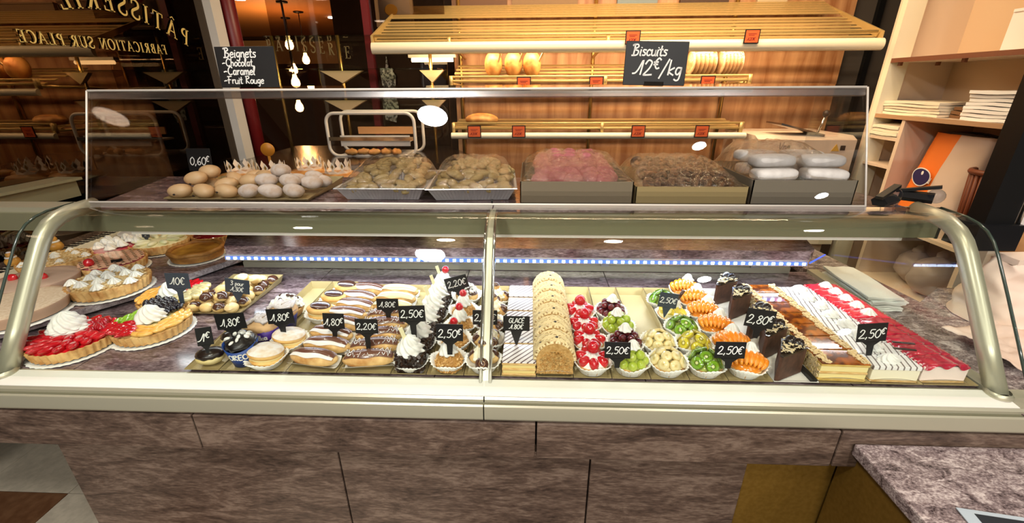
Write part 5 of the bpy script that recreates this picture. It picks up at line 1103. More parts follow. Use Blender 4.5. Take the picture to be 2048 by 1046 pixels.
for k in range(6):
    t = thing('log_portion', 'piped mocha log portion with a chocolate flake and coffee bean, %s from the front' % ORD[k], 'cake', (0.068, 0.950 + .0765 * k, FLOOR_Z + .004), 0, 'portions of the mocha log', rot=(-.08, 0, 0))
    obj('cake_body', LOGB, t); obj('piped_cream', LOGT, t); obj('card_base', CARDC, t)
    if k == 0: obj('nut_crumbs', LOGC, t, kind='stuff')
    obj('chocolate_flake', FLK, t, (-.034, -.018, .074), (0, -.6, 0)); obj('coffee_bean', BEAN, t, (.004, -.012, .092), (0, 0, .7))
# ---- chocolate wedges
def wedge(s=1.0): return [(-.004, -.050), (.004, -.050), (.034, .046), (.018, .052), (0, .054), (-.018, .052), (-.034, .046)]
WED = MB().prism(wedge(), .001, .070).mesh('wedge_body', mat('chocolate_mousse', '#40281e', .6, c2='#5a3a2c', scale=60, bump=.2, bscale=90), False)
WTOP = MB().prism([(x * 1.02, y * 1.02) for x, y in wedge()], .070, .074).mesh('wedge_top', M_DCHOC, False)
def wshav():
    mb = MB()
    for i in range(90):
        y = random.uniform(-.03, .05); w_ = (y + .05) / .10 * .032; x = random.uniform(-w_, w_)
        mb.box((x, y, .076 + random.random() * .005), (random.uniform(.006, .014), .003, .002), m=0 if random.random() < .75 else 1, rz=random.random() * 3, rx=random.uniform(-.5, .5))
    return mb.mesh('shavings', [mat('cream_shavings', '#e2cfa6', .6), M_DCHOC], False)
WSH = wshav(); COOK = MB().lathe([(0, 0), (.012, 0), (.0135, .002), (.0135, .005), (.012, .007), (0, .007)], 16).mesh('dark_cookie', M_DCHOC)
for k, (x, y) in enumerate([(0.648, 0.945), (0.655, 1.040), (0.662, 1.135), (0.660, 1.255), (0.652, 1.35)]):
    t = thing('chocolate_wedge', 'chocolate mousse wedge with pale shavings and a dark cookie, %s from the front' % ORD[k], 'cake', (x, y, FLOOR_Z), -.80 + .10 * (k % 2), 'chocolate mousse wedges'); t.scale = (.88, .88, 1.0)
    obj('wedge_body', WED, t); obj('wedge_top', WTOP, t); obj('shavings', WSH, t, kind='stuff'); obj('dark_cookie', COOK, t, (.012, .040, .080), (.7, .2, 0)); obj('dark_cookie', COOK, t, (-.010, .045, .079), (.5, 0, 0))
# ---- caramel slices
M_CARA = mat('burnt_caramel', '#54200a', .12, coat=1.0, c2='#c46a1e', scale=30, lo=.40, hi=.70)
M_SPONG = mat('layer_sponge', '#c9a24a', .7, c2='#dcbc70', scale=50)
ALM = MB()
for i in range(150):
    sd = random.choice((-1, 1)); ALM.box((sd * random.uniform(.034, .056), random.uniform(-.028, .028), .0525 + random.random() * .004), (random.uniform(.004, .009), .004, .002), rz=random.random() * 3, rx=random.uniform(-.4, .4))
for i in range(80):
    ALM.box((-.0575, random.uniform(-.028, .028), random.uniform(.006, .05)), (.002, random.uniform(.004, .008), .004), rx=random.random() * 3)
ALM = ALM.mesh('flaked_almonds', mat('almond', '#e2c898', .6), False)
for k in range(7):
    t = thing('caramel_slice', 'layered cream slice with glossy burnt caramel and flaked almonds, %s from the front' % ORD[k], 'slice', (0.778, 0.948 + .0655 * k, FLOOR_Z), random.uniform(-.05, .05), 'burnt caramel slices')
    z = layers(t, .114, .060, [(.007, M_SPONG, 'sponge_layer', 0), (.014, M_CREMEY, 'cream_layer', .0015), (.006, M_PUFF, 'puff_layer', 0), (.016, M_CREMEY, 'cream_layer', .0015), (.006, M_SPONG, 'sponge_layer', 0), (.0035, M_CARA, 'caramel_glaze', -.0005)])
    obj('flaked_almonds', ALM, t, kind='stuff')
    obj('card_base', CARDC, t, (0, .008, 0), scale=(1.2, 1, 1))
SW_LONG = swirl_mb(0.021, 0.026, 8, 3.4, 0.13, 2, nu=50, nv=16).mesh('cream_swirl', M_WHITE)
for k in range(8):
    t = thing('white_slice', 'white cream slice with fine dark lines and a twisted cream swirl, %s from the front' % ORD[k], 'slice', (0.902, 0.945 + .0570 * k, FLOOR_Z), random.uniform(-.04, .04), 'white striped cream slices')
    layers(t, .114, .054, [(.006, M_PUFF, 'puff_layer', 0), (.030, mat('pale_cream', '#efe6cc', .45), 'cream_layer', .001), (.010, M_ICE2, 'icing', -.0005)])
    if k != 0 or True: obj('cream_swirl', SW_LONG, t, (-.004 + .006 * (k % 2), 0, .045), (0, 0, .8 * k), (1.25, .95, .85))
    obj('card_base', CARDC, t, (0, .011, 0), scale=(1.2, 1, 1))
M_RASP = mat('raspberry_top', '#9c1430', .2, coat=.7, c2='#c4203c', scale=55, bump=.5, bscale=70)
M_BRED = mat('bright_red_mirror', '#d01828', .12, coat=.8, c2='#e04a60', scale=9)
def redtop(u, v, dx, dy, drip):
    x = (u - .5) * dx; y = (v - .5) * dy; z = .050 + .004 * math.sin(PI * u) + .0025 * nz((x * 60, y * 60, 0))
    eu = min(u, 1 - u); ev = min(v, 1 - v)
    if eu < .04 or ev < .08: z -= drip * (0.6 + .5 * math.sin(u * 17 + v * 23))
    return (x, y, z)
for k in range(10):
    fr = k < 5
    t = thing('red_slice', ('cream slice under dark crimson raspberry glaze, %s from the front' % ORD[k]) if fr else ('bright red mirror glazed slice with a white meringue kiss, %s behind the raspberry ones' % ORD[k - 5]), 'slice', (1.018 - .002 * k, 0.942 + .0470 * k, FLOOR_Z), random.uniform(-.04, .04), 'red glazed slices')
    layers(t, .110, .044, [(.006, M_PUFF, 'sponge_layer', 0), (.040, mat('pinkish_cream', '#efdcd2', .5), 'cream_layer', .001)])
    o = obj('red_glaze', MB().grid(lambda u, v: redtop(u, v, .114, .049, .012), 28, 12).mesh('red_glaze', M_RASP if fr else M_BRED), t)
    obj('card_base', CARDC, t, (0, .014, 0), scale=(1.25, 1, 1))
    if not fr: obj('meringue_kiss', KISS, t, (0.0, 0, .052), (0, 0, k), (.95, .95, .9))
for k, (x, y) in enumerate(((0.955, .975), (0.975, 1.005))):
    o = obj('chocolate_stick', MB().box((0, 0, 0), (.05, .006, .003), rz=-.15).mesh('chocolate_stick', M_DCHOC, False), None, (x, y, DECK + .065)); tag(o, 'thin dark chocolate stick lying across the red and white slices, %s one' % ('nearer' if k == 0 else 'farther'), 'chocolate')

# ---- choux on the gold tray at the left
cz = DECK + .001
ct = thing('choux_tray', 'small gold tray heaped with choux balls at the left', 'tray', (-1.03, 1.335, cz), 0)
o = obj('tray_body', tray_me(.195, -.135, .140).mesh('tray_body', M_GOLD, False), ct)
CB = MB().ell((0, 0, .013), (.0205, .0205, .017), 16, 10, fn=lambda p: p * (1 + .06 * nz(p, 90))).mesh('choux_body', mat('light_choux', '#d6ae68', .55, c2='#ecd29a', scale=30))
CC = MB().lathe([(.0208 * math.cos(q), .013 + .0185 * math.sin(q)) for q in [0.25 + i * .22 for i in range(7)]], 16, fn=lambda r, z, a, j: (r * (1 + .04 * math.cos(5 * a)), z - (.002 * math.cos(5 * a) if j == 0 else 0))).mesh('chocolate_cap', M_CHOC)
CV = MB().lathe([(.0208 * math.cos(q), .013 + .0182 * math.sin(q)) for q in [0.45 + i * .2 for i in range(6)]], 16).mesh('vanilla_cap', mat('vanilla_icing', '#eccf9a', .25, coat=.3))
for r_ in range(6):
    for c_ in range(4):
        x = -1.03 + (c_ - 1.5) * .043 + (.006 if r_ % 2 else -.006); y = 1.225 + r_ * .044
        choc = (r_ + c_) % 2 == 0 if r_ < 3 else c_ == 3 or (r_ == 3 and c_ == 2)
        t = thing('choux_puff', '%s capped choux on the small gold tray, %s row from the front, %s from left' % ('chocolate' if choc else 'vanilla', ORD[r_], ORD[c_]), 'choux', (x, y, cz + .004), random.random() * 6, 'small choux puffs')
        obj('choux_body', CB, t); obj('chocolate_cap' if choc else 'vanilla_cap', CC if choc else CV, t, rot=(random.uniform(-.3, .3), random.uniform(-.3, .3), 0))
for k, (x, y) in enumerate(((-1.065, 1.245), (-1.02, 1.25), (-.975, 1.29), (-1.05, 1.30), (-1.01, 1.34), (-.985, 1.39), (-1.04, 1.40))):
    choc = k in (0, 1, 2); t = thing('choux_puff', '%s choux in the upper layer on the small gold tray, %s from front' % ('chocolate capped' if choc else 'vanilla capped', ORD[k]), 'choux', (x, y, cz + .031), k, 'small choux puffs')
    obj('choux_body', CB, t); obj('chocolate_cap' if choc else 'vanilla_cap', CC if choc else CV, t, rot=(.3, .2, 0))

# ================================================================ BIG TARTS
def doily(r): return MB().lathe([(0, .001), (r * .9, .001), (r, .0025), (r * .995, .0005), (0, 0)], 108, fn=lambda q, z, a, j: (q * (1 + .015 * math.cos(36 * a)) if q > r * .95 else q, z)).mesh('doily', M_PAPER)
def crust(r, h, flutes=36, m_=None): return MB().lathe([(r * .93, .002), (r, h), (r * .985, h + .002), (r * .93, h - .003), (0, h - .004)], max(72, flutes * 4), fn=lambda q, z, a, j: (q * (1 + (.030 if flutes > 1 else 0) * math.cos(flutes * a)) if q > r * .9 and j < 3 else q, z)).mesh('tart_crust', m_ or M_SHORT)
def tart(name, lb, x, y, z, r, h, fl=True, group='large tarts', rz=0.0, dl=True, m_=None, tilt=0.0):
    t = thing(name, lb, 'tart', (x, y, z), rz, group, rot=(tilt, 0, rz))
    if dl: obj('doily', doily(r * 1.07), t)
    obj('tart_crust', crust(r, h, 36 if fl else 1, m_), t, (0, 0, .003))
    return t
D0 = DECK + .001
HALF = MB().ell((0, 0, 0), (.024, .013, .009), 14, 8, fn=lambda p: Vector((p.x, p.y * (1 - 13 * p.x), p.z * (1 - 13 * p.x)))).mesh('strawberry', M_REDJ)
RASPB = MB().ell((0, 0, 0), (.010, .010, .011), 12, 8, fn=lambda p: p * (1 + .10 * nz(p, 260))).mesh('redcurrant', mat('deep_red_currant', '#a80f1c', .12, coat=.9))
BLUE = BALL(.0075, mat('blackcurrant', '#120d1c', .10, coat=.9), 'blackcurrant')
# strawberry tart
t = tart('strawberry_tart', 'fluted strawberry tart with a big cream swirl, nearest the front left corner', -1.292, 1.010, D0, .099, .030, rz=.3, tilt=0.0)
obj('jelly', MB().lathe([(.093, .030), (.082, .035), (0, .036)], 40).mesh('jelly', M_REDJ), t)
for ring, (rr, n) in enumerate(((.080, 18), (.057, 13), (.034, 8))):
    for i in range(n):
        a = 2 * PI * i / n + ring * .2
        if ring < 3: obj('strawberry', HALF, t, (rr * math.cos(a), rr * math.sin(a), .040 + .003 * ring), (0.25, -.28, a + random.uniform(-.2, .2)), random.uniform(.95, 1.15))
for i in range(22): a = random.uniform(-.1, .9); q = random.uniform(.045, .085); obj('redcurrant', RASPB, t, (q * math.cos(a), q * math.sin(a), .048 + .004 * random.random()))
obj('meringue_base', MB().ell((0, 0, 0), (.052, .046, .008), 24, 8).mesh('meringue_base', M_WHITE), t, (-.012, .02, .054)); obj('cream_swirl', SW_TART, t, (-.012, .02, .055))
# two mixed fruit tarts
def mixed(lb, x, y, rz, left_col, rim=False):
    t = tart('fruit_tart', lb, x, y, D0, .100, .030, rz=rz)
    obj('custard', MB().lathe([(.094, .029), (.083, .033), (0, .034)], 40).mesh('custard', M_CUSTARD), t)
    def sector(a0, a1, fnc, n, q0=.035, q1=.095):
        for i in range(n): a = a0 + (a1 - a0) * ((i * .618) % 1); q = q0 + (q1 - q0) * math.sqrt((i + .5) / n); fnc(a, q, i)
    def peach(a, q, i): obj('peach_slice', PEACH, t, (q * math.cos(a), q * math.sin(a), .040), (0, 0, a + 1.2), 1.0)
    def bluef(a, q, i): obj('blackcurrant', BLUE, t, (q * math.cos(a), q * math.sin(a), .044), scale=1.25)
    def straw(a, q, i): obj('strawberry', HALF, t, (q * math.cos(a), q * math.sin(a), .042), (.2, -.25, a), .85)
    def kiw(a, q, i): obj('kiwi_slice', KIWS, t, (q * math.cos(a), q * math.sin(a), .038), (.2, 0.1, a + 1.57))
    if left_col == 'straw':
        sector(-2.9, -1.7, straw, 14); sector(2.0, 3.1, kiw, 9); sector(-1.6, .6, peach, 20); sector(.9, 1.9, bluef, 22)
    else:
        sector(2.2, 4.0, peach, 16); sector(-2.2, -1.0, bluef, 26); sector(-.8, .7, lambda a, q, i: obj('banana_slice', BAN, t, (q * math.cos(a), q * math.sin(a), .036), (.2, .2, a), 1.4), 9); sector(.9, 2.0, straw, 8)
    obj('cream_swirl', SW_TART, t, (-.005, .012, .038), scale=.92)
PEACH = MB().ell((0, 0, 0), (.026, .009, .007), 12, 6, fn=lambda p: Vector((p.x, p.y + 8 * p.x * p.x, p.z))).mesh('peach_slice', mat('peach_flesh', '#eba443', .25, coat=.6, c2='#f3c36a', scale=40))
KIWS = MB().ell((0, 0, 0), (.024, .006, .010), 12, 6).mesh('kiwi_slice', mat('kiwi_side', '#86ad32', .2, coat=.6))
mixed('fruit tart of strawberry, kiwi, peach and blackcurrant in front of the choux tray', -1.135, 1.100, .25, 'straw')
mixed('fruit tart of peach, banana and blackcurrant behind the other fruit tart', -1.205, 1.275, .2, 'peach')

# ---- cakes on the raised deck of the left wing
W0 = WZ + .001
ALMT = mat('almond_top', '#c99a58', .6, c2='#e8cf9a', scale=120, bump=.6, bscale=160)
def crumb_top(r, n, h=.034):
    mb = MB()
    for i in range(n): a = random.uniform(0, 2 * PI); q = r * math.sqrt(random.random()); mb.box((q * math.cos(a), q * math.sin(a), h + random.random() * .004), (random.uniform(.005, .012), .005, .003), rz=a * 3, rx=random.uniform(-.5, .5))
    return mb.mesh('almond_flakes', mat('almond', '#e2c898'), False)
t = tart('almond_tart', 'fluted almond tart with white meringue kisses, middle of the raised deck', -1.455, 1.315, W0, .115, .036)
obj('almond_filling', dome_me(.108, .012, ALMT, 'almond_filling', 40), t, (0, 0, .033)); obj('almond_flakes', crumb_top(.10, 260, .042), t, kind='stuff')
for i in range(15): a = i * 2.399; q = .028 * math.sqrt(i) ; obj('meringue_kiss', KISS, t, (q * math.cos(a), q * math.sin(a), .045 - q * .05), scale=.95)
t = tart('nougat_cake', 'wide flat beige cake with a crumbly top, nearest on the raised deck', -1.598, 1.13, W0, .135, .034, fl=False, m_=mat('beige_sponge', '#b08e74', .7))
obj('crumb_top', dome_me(.134, .010, mat('beige_crumb', '#cdb296', .8, c2='#e0cbb2', scale=130, bump=.6, bscale=150), 'crumb_top', 48), t, (0, 0, .034))
t = tart('mousse_cake', 'smooth pale brown cake with red berries behind the frame tube', -1.720, 1.31, W0, .120, .036, fl=False, m_=mat('mousse_brown', '#a98a78', .5))
obj('mousse_top', dome_me(.118, .012, mat('mousse_top', '#c4a896', .4), 'mousse_top', 40), t, (0, 0, .035))
for i in range(4): obj('strawberry', BERRY, t, (-.05 + .03 * i, -.02 + .015 * (i % 2), .052), (0, -.5, i), 1.1)
t = tart('almond_tart', 'almond tart with a cherry on top beside the cream air grille', -1.845, 1.50, W0, .110, .036)
obj('almond_filling', dome_me(.104, .012, ALMT, 'almond_filling', 40), t, (0, 0, .033)); obj('almond_flakes', crumb_top(.098, 260, .042), t, kind='stuff')
for i in range(11): a = i * 2.399; q = .034 * math.sqrt(i); obj('meringue_kiss', KISS, t, (q * math.cos(a), q * math.sin(a), .042 - q * .04), scale=.8)
t = tart('lattice_tart', 'round tart with a pastry lattice over pink filling', -1.605, 1.490, W0, .105, .034)
obj('pink_filling', dome_me(.098, .012, mat('pink_jam', '#c0606a', .3, coat=.4), 'pink_filling', 32), t, (0, 0, .031))
for k in range(-4, 5):
    L_ = math.sqrt(max(0.0005, .098 ** 2 - (k * .022) ** 2))
    for rz in (.5, -.7): obj('lattice_strip', MB().box((0, k * .022, .044), (2 * L_, .009, .005), m=0).mesh('lattice_strip', mat('lattice_pastry', '#dfb090', .5), False), t, rot=(0, 0, rz))
obj('cherry', CH, t, (-.02, -.07, .055), scale=1.3)
t = tart('meringue_pie', 'tart with pink jelly and white meringue cloud behind the lattice tart', -1.735, 1.640, W0, .088, .034)
obj('jelly_top', dome_me(.084, .014, mat('pink_jelly', '#b8404c', .2, coat=.7), 'jelly_top', 32), t, (0, 0, .031))
for i in range(12): a = i * 2.399; q = .024 * math.sqrt(i); obj('meringue_peak', SW_SM, t, (q * math.cos(a), .02 + q * math.sin(a), .045), scale=1.3)
t = tart('pear_tart', 'tart with white and pale green pear slices', -1.605, 1.720, W0, .110, .036)
obj('pear_filling', dome_me(.104, .010, mat('pale_custard', '#e6dcb0', .35), 'pear_filling', 32), t, (0, 0, .033))
PEARS = MB().ell((0, 0, 0), (.034, .014, .009), 12, 6).mesh('pear_slice', mat('pear', '#ece6c8', .35, c2='#cfd6a0', scale=14))
for i in range(10): a = 2 * PI * i / 10; obj('pear_slice', PEARS, t, (.062 * math.cos(a), .062 * math.sin(a), .045), (0, -.1, a))
t = tart('flan', 'golden brown custard flan with a thick plain rim at the end of the raised deck', -1.372, 1.625, W0, .098, .034, fl=False, m_=mat('flan_crust', '#b5803e', .5, c2='#8a5a26', scale=30))
obj('flan_rim', MB().tube([(.094 * math.cos(2 * PI * i / 40), .094 * math.sin(2 * PI * i / 40), .038 + .002 * math.sin(i)) for i in range(40)], .009, 8, closed=True).mesh('flan_rim', mat('flan_crust', '#b5803e')), t)
obj('custard_skin', MB().lathe([(.09, .036), (.05, .039), (0, .038)], 36).mesh('custard_skin', mat('flan_skin', '#c8953e', .3, coat=.3, c2='#8f5a20', scale=16)), t)
for k, (lb, x, y, c) in enumerate((('dark crimson cherry tart far back under the beam', -1.44, 1.84, '#7a0c1c'), ('red fruit tart with a star biscuit far back under the beam', -1.62, 1.93, '#a81a34'), ('small white and pink fruit tart farthest back at the right', -1.31, 1.95, '#b8a0b0'))):
    t = tart('fruit_tart', lb, x, y, W0, .095 if k < 2 else .07, .032)
    obj('fruit_jelly', dome_me(.090 if k < 2 else .066, .022, mat('jelly_%d' % k, c, .12, coat=.9), 'fruit_jelly', 32), t, (0, 0, .03))
    for i in range(6): a = i * 1.1; obj('fruit', RASPB, t, (.05 * math.cos(a), .05 * math.sin(a), .052), scale=1.2)
    obj('cream_rosette', KISS, t, (-.02, .01, .050), scale=1.1); obj('star_biscuit', MB().lathe([(0, 0), (.02, 0), (.02, .006), (0, .006)], 20, fn=lambda r, z, a, j: (r * (1 + .25 * math.cos(5 * a)), z)).mesh('star_biscuit', mat('biscuit', '#d9a878', .6)), t, (-.035, -.03, .058), (.5, 0, 0))
t = tart('white_gateau', 'round white iced gateau far back under the beam with a card', -1.80, 1.86, W0, .095, .034, fl=False, m_=mat('pale_iced', '#e6dccb', .4))
obj('icing_top', dome_me(.094, .010, M_WICE, 'icing_top', 32), t, (0, 0, .034))
# small religieuse buns by the window
for k, (x, y, s) in enumerate(((-1.965, 1.60, 0.72), (-1.965, 1.44, 0.62))):
    t = thing('religieuse', 'two tier choux figure bun by the air grille, %s' % ('the larger one' if k == 0 else 'the smaller one behind the glass edge'), 'choux', (x + .02, y, .9265), 0)
    t.scale = (s, s, s)
    obj('lower_choux', MB().ell((0, 0, .028), (.036, .036, .032), 16, 10).mesh('lower_choux', mat('amber_choux', '#c8923e', .4, coat=.3)), t); obj('upper_choux', MB().ell((0, 0, .070), (.020, .020, .020), 14, 8).mesh('upper_choux', mat('amber_choux', '#c8923e')), t)
    obj('cream_collar', MB().tube([(.022 * math.cos(2 * PI * i / 16), .022 * math.sin(2 * PI * i / 16), .056) for i in range(16)], .006, 6, closed=True).mesh('cream_collar', M_WHITE), t); obj('icing_cap', MB().ell((0, 0, .084), (.014, .014, .008), 12, 6).mesh('icing_cap', M_WICE), t)
o = obj('chocolate_plaque', MB().box((0, 0, .03), (.034, .003, .05), rx=.15).mesh('chocolate_plaque', M_SLATE, False), None, (-1.555, 1.46, W0), (0, 0, .5)); tag(o, 'small dark plaque standing between the lattice tart and meringue tart', 'plaque')

# ================================================================ PRICE CARDS IN THE CASE
def price_card(lb, lines, c, w_, h, stem_z, roll=0.0, yaw=0.0, grey=False, sup=(), tilt=-0.12, hs=None, point=False):
    """black slate card on a pointed stem; c is the card's middle"""
    x, y, z = c
    t = thing('price_card', lb, 'price card', (x, y, z), 0, 'chalk price cards', rot=(tilt, roll, yaw))
    m_ = M_SLATE_SHEEN if grey else M_SLATE  # grey cards carry a painted reflection
    d = z - stem_z
    if point: sp = [(-w_ * .22, -h / 2), (w_ * .22, -h / 2), (.001, -d), (-.001, -d)]
    else: sp = [(-w_ * .30, -h / 2), (w_ * .30, -h / 2), (w_ * .12, -h / 2 - .010), (w_ * .09, -d), (-w_ * .09, -d), (-w_ * .12, -h / 2 - .010)]
    mb = MB().yprism([(-w_ / 2, -h / 2), (w_ / 2, -h / 2), (w_ / 2, h / 2), (-w_ / 2, h / 2)], -.0008, .0008)
    bev(obj('card', mb.mesh('card', m_, False), t), .0008, 1)
    obj('stem', MB().yprism(sp, -.0007, .0007).mesh('stem', m_, False), t)
    wr = MB(); n = len(lines)
    for i, s in enumerate(lines):
        hh = (hs[i] if hs else h * (.46 if n == 1 else .30)); sp_ = sup[i] if sup and i < len(sup) else ()
        wd = sum(HAND[ch][0] * (.72 if q in sp_ else 1) for q, ch in enumerate(s)) * hh * 1.18
        k = min(1.0, w_ * .88 / wd); hh *= k; wd *= k
        yy = (-hh * .5 + (-.06 * h if sp_ else 0)) if n == 1 else (h * .12 - hh * .2 if i == 0 else -h * .36)
        hand(wr, s, -wd / 2, yy, hh, max(.0018, hh * .105), sup=sp_)
    obj('chalk_writing', wr.mesh('chalk_writing', M_CHALK, False), t, (0, -.0010, 0), (PI / 2, 0, 0))
    return t
price_card('black card reading 1€ on the small glazed choux', ['1€'], (-0.837, 0.935, 0.952), .036, .050, .905, yaw=.45, roll=.05, hs=[.022], sup=[(1,)])
price_card('large black card reading 1,80€ above the blue muffin cup', ['1,80€'], (-0.772, 0.955, 0.986), .082, .044, .938, roll=-.10, sup=[(4,)])
price_card('black card reading 1,80€ above the sugar dusted buns', ['1,80€'], (-0.680, 1.020, 0.966), .076, .044, .915, roll=-.06, sup=[(4,)])
price_card('black card reading 1,80€ among the chocolate striped eclairs', ['1,80€'], (-0.538, 1.030, 0.948), .060, .046, .897, sup=[(4,)], roll=.02)
price_card('black card reading 2,20€ on a long stem in the drizzled eclairs', ['2,20€'], (-0.424, 0.975, 0.966), .061, .042, .896)
price_card('black card reading 1,80€ standing over the pale iced eclairs', ['1,80€'], (-0.416, 1.125, 0.952), .066, .036, .898)
price_card('black card reading 2,50€ beside the tall cream swirls', ['2,50€'], (-0.303, 0.985, 1.000), .070, .045, .93, roll=-.04)
price_card('black card reading 2,50€ in the nut coated cakes', ['2,50€'], (-0.197, 0.935, 0.976), .068, .046, .915, sup=[(4,)], roll=.02)
price_card('dark card reading 2,20€ tilted at the back of the nut cakes', ['2,20€'], (-0.230, 1.250, 0.966), .074, .044, .915, roll=-.28)
price_card('black card half hidden behind the centre post reading 2,50€', ['2,50€'], (-0.115, 1.010, 0.978), .066, .042, .915)
price_card('black card reading GLACÉ 1,80€ on the striped iced slices', ['GLACÉ', '1.80€'], (-0.031, 1.000, 0.967), .070, .042, .902, point=True)
price_card('black card reading 2,50€ in the grape tartlets', ['2,50€'], (0.219, 0.912, 0.948), .062, .044, .900, roll=-.05, yaw=-.1)
price_card('card with a painted grey sheen reading 2,50€ at the back of the kiwi tartlets', ['2,50€'], (0.412, 1.160, 0.960), .056, .046, .905, roll=.14, grey=True, point=True)
price_card('black card reading 2,50€ in the mandarin tartlets', ['2,50€'], (0.489, 0.912, 0.954), .073, .044, .905)
price_card('black card reading 2,80€ standing on a chocolate wedge', ['2,80€'], (0.597, 1.005, 0.990), .072, .050, .935, roll=.10, sup=[(4,)], yaw=-.1)
price_card('black card reading 2,50€ on the white striped slices', ['2,50€'], (0.856, 0.970, 0.975), .072, .050, .912, sup=[(4,)], roll=-.08)
price_card('card with a painted grey sheen reading 10€ stuck behind the fruit tarts', ['10€'], (-1.118, 1.215, 0.977), .079, .052, .90, grey=True, hs=[.024])
price_card('card with a painted grey sheen reading 3 pour 1,30€ in the choux tray', ['3 pour', '1,30€'], (-0.937, 1.228, 0.955), .080, .048, .90, grey=True, roll=.12, point=True)
price_card('small card with a painted grey sheen standing in the pear tart', [',,'], (-1.64, 1.70, 0.968), .036, .03, .93, grey=True)

# ================================================================ ON TOP OF THE CASE
TOPZ = 1.2235
bt = thing('beignet_tray', 'shallow gold tray carrying the heaped doughnuts on the case top', 'tray', (-0.895, 1.40, TOPZ), 0)
for cx, wd in ((-.113, .235), (.113, .225)): obj('tray_body', tray_me(wd, -.135, .14).mesh('tray_body', M_GOLD, False), bt, (cx, 0, 0))
DOU = MB().ell((0, 0, 0), (.036, .024, .0215), 22, 12, fn=lambda p: Vector((p.x, p.y * (1 + 6 * p.x), p.z)) * (1 + .04 * nz(p, 30)))
DOU_P = DOU.mesh('dough', mat('plain_doughnut', '#cfa676', .45, c2='#dcbb8e', scale=14)); DOU_S = DOU.mesh('dough', mat('sugared_doughnut', '#dccfc4', .85, c2='#c4a688', scale=38, lo=.45, hi=.75, bump=.3, bscale=140))
HOLE = MB().ell((-.035, -.004, -.004), (.003, .004, .003), 8, 6).mesh('filling_hole', M_DCHOC)
PLN = [(-1.078, 1.305, 1.249), (-1.055, 1.355, 1.249)] and [(-1.129 + .035, 1.300, 1.249), (-1.020, 1.302, 1.249), (-0.948, 1.304, 1.249), (-1.060, 1.335, 1.281), (-1.040, 1.375, 1.295), (-0.985, 1.362, 1.256), (-1.000, 1.43, 1.262), (-0.94, 1.46, 1.264), (-0.905, 1.365, 1.268), (-0.885, 1.415, 1.272), (-0.870, 1.47, 1.262), (-1.055, 1.395, 1.250)]
SGR = [(-0.876, 1.302, 1.249), (-0.806, 1.304, 1.249), (-0.735, 1.306, 1.250), (-0.842, 1.352, 1.273), (-0.812, 1.39, 1.297), (-0.770, 1.40, 1.264), (-0.765, 1.350, 1.272), (-0.705, 1.37, 1.262), (-0.725, 1.43, 1.268), (-0.700, 1.425, 1.255), (-0.83, 1.45, 1.258)]
for i, (x, y, z) in enumerate(PLN + SGR):
    pl = i < len(PLN); k = i if pl else i - len(PLN)
    t = thing('doughnut', ('smooth plain doughnut in the left heap on the case top, %s from the left end' if pl else 'sugar dusted doughnut in the right heap on the case top, %s from the left') % ORD[k], 'doughnut', (x, y, z), 0, 'plain doughnuts' if pl else 'sugared doughnuts', rot=(random.uniform(-.2, .2), random.uniform(-.25, .25), random.uniform(-.5, .5)))
    obj('dough', DOU_P if pl else DOU_S, t)
    if pl and k < 4: obj('filling_hole', HOLE, t, rot=(0, 0, 1.4))
price_card('black card reading 0,60€ standing behind the plain doughnuts', ['0,60€'], (-1.135, 1.47, 1.318), .085, .075, 1.226, sup=[(4,)], hs=[.026])
# galettes with paper crowns on the rear counter
GZ = 1.101
M_GAL = mat('galette_crust', '#b5702a', .4, c2='#dca45c', scale=30, coat=.2)
M_CROWN = mat('crown_card', '#efe4d0', .6); M_CROWNG = mat('crown_gold', '#b08a3e', .35, .5)
for k, (x, y) in enumerate(((-1.52, 2.24), (-1.33, 2.20), (-1.20, 2.34), (-1.00, 2.24))):
    t = thing('galette', 'round golden puff galette wearing a paper crown, %s from the left' % ORD[k], 'cake', (x, y, GZ), k, 'crowned galettes')
    obj('pastry', MB().lathe([(0, .001), (.105, .001), (.112, .012), (.104, .024), (.06, .034), (0, .037)], 60, fn=lambda r, z, a, j: (r * (1 + (.02 * math.cos(20 * a) if r > .09 else 0)), z)).mesh('pastry', M_GAL), t)
    obj('doily', doily(.118), t)
    cr = thing('coronet', 'cream paper crown with gold points on the %s galette' % ORD[k], 'crown', (x, y, GZ + .028), .3 * k, 'paper crowns')
    n = 9; cm = MB(); r = .066
    for i in range(n):
        a0 = 2 * PI * i / n; a1 = 2 * PI * (i + 1) / n; am = (a0 + a1) / 2
        P_ = lambda a, z, rr=r: (rr * math.cos(a), rr * math.sin(a), z)
        cm.add([P_(a0, 0), P_(a1, 0), P_(a1, .014), P_(am + .07, .022), P_(am + .20, .042), P_(am, .066), P_(am - .20, .042), P_(am - .07, .022), P_(a0, .014)], [(0, 1, 2, 3, 7, 8), (3, 4, 5, 6, 7)])
        cm.add([P_(am + .09, .042, r + .001), P_(am, .055, r + .001), P_(am - .09, .042, r + .001), P_(am, .028, r + .001)], [(0, 1, 2, 3)], 1)
    o = obj('crown_band', cm.mesh('crown_band', [M_CROWN, M_CROWNG], False), cr); sd = o.modifiers.new('th', 'SOLIDIFY'); sd.thickness = .001
o = obj('wooden_scoop', MB().lathe([(0, 0), (.035, 0), (.037, .004), (.035, .008), (0, .008)], 24).mesh('wooden_scoop', mat('amber_wood', '#c98a2c', .4)), None, (-1.46, 2.42, 1.225), (PI / 2, 0, .2)); tag(o, 'round amber wooden disc standing behind the galettes', 'disc')
obj('disc_stand', MB().box((0, -.085, .004), (.012, .10, .008)).mesh('disc_stand', mat('amber_wood', '#c98a2c'), False), o)

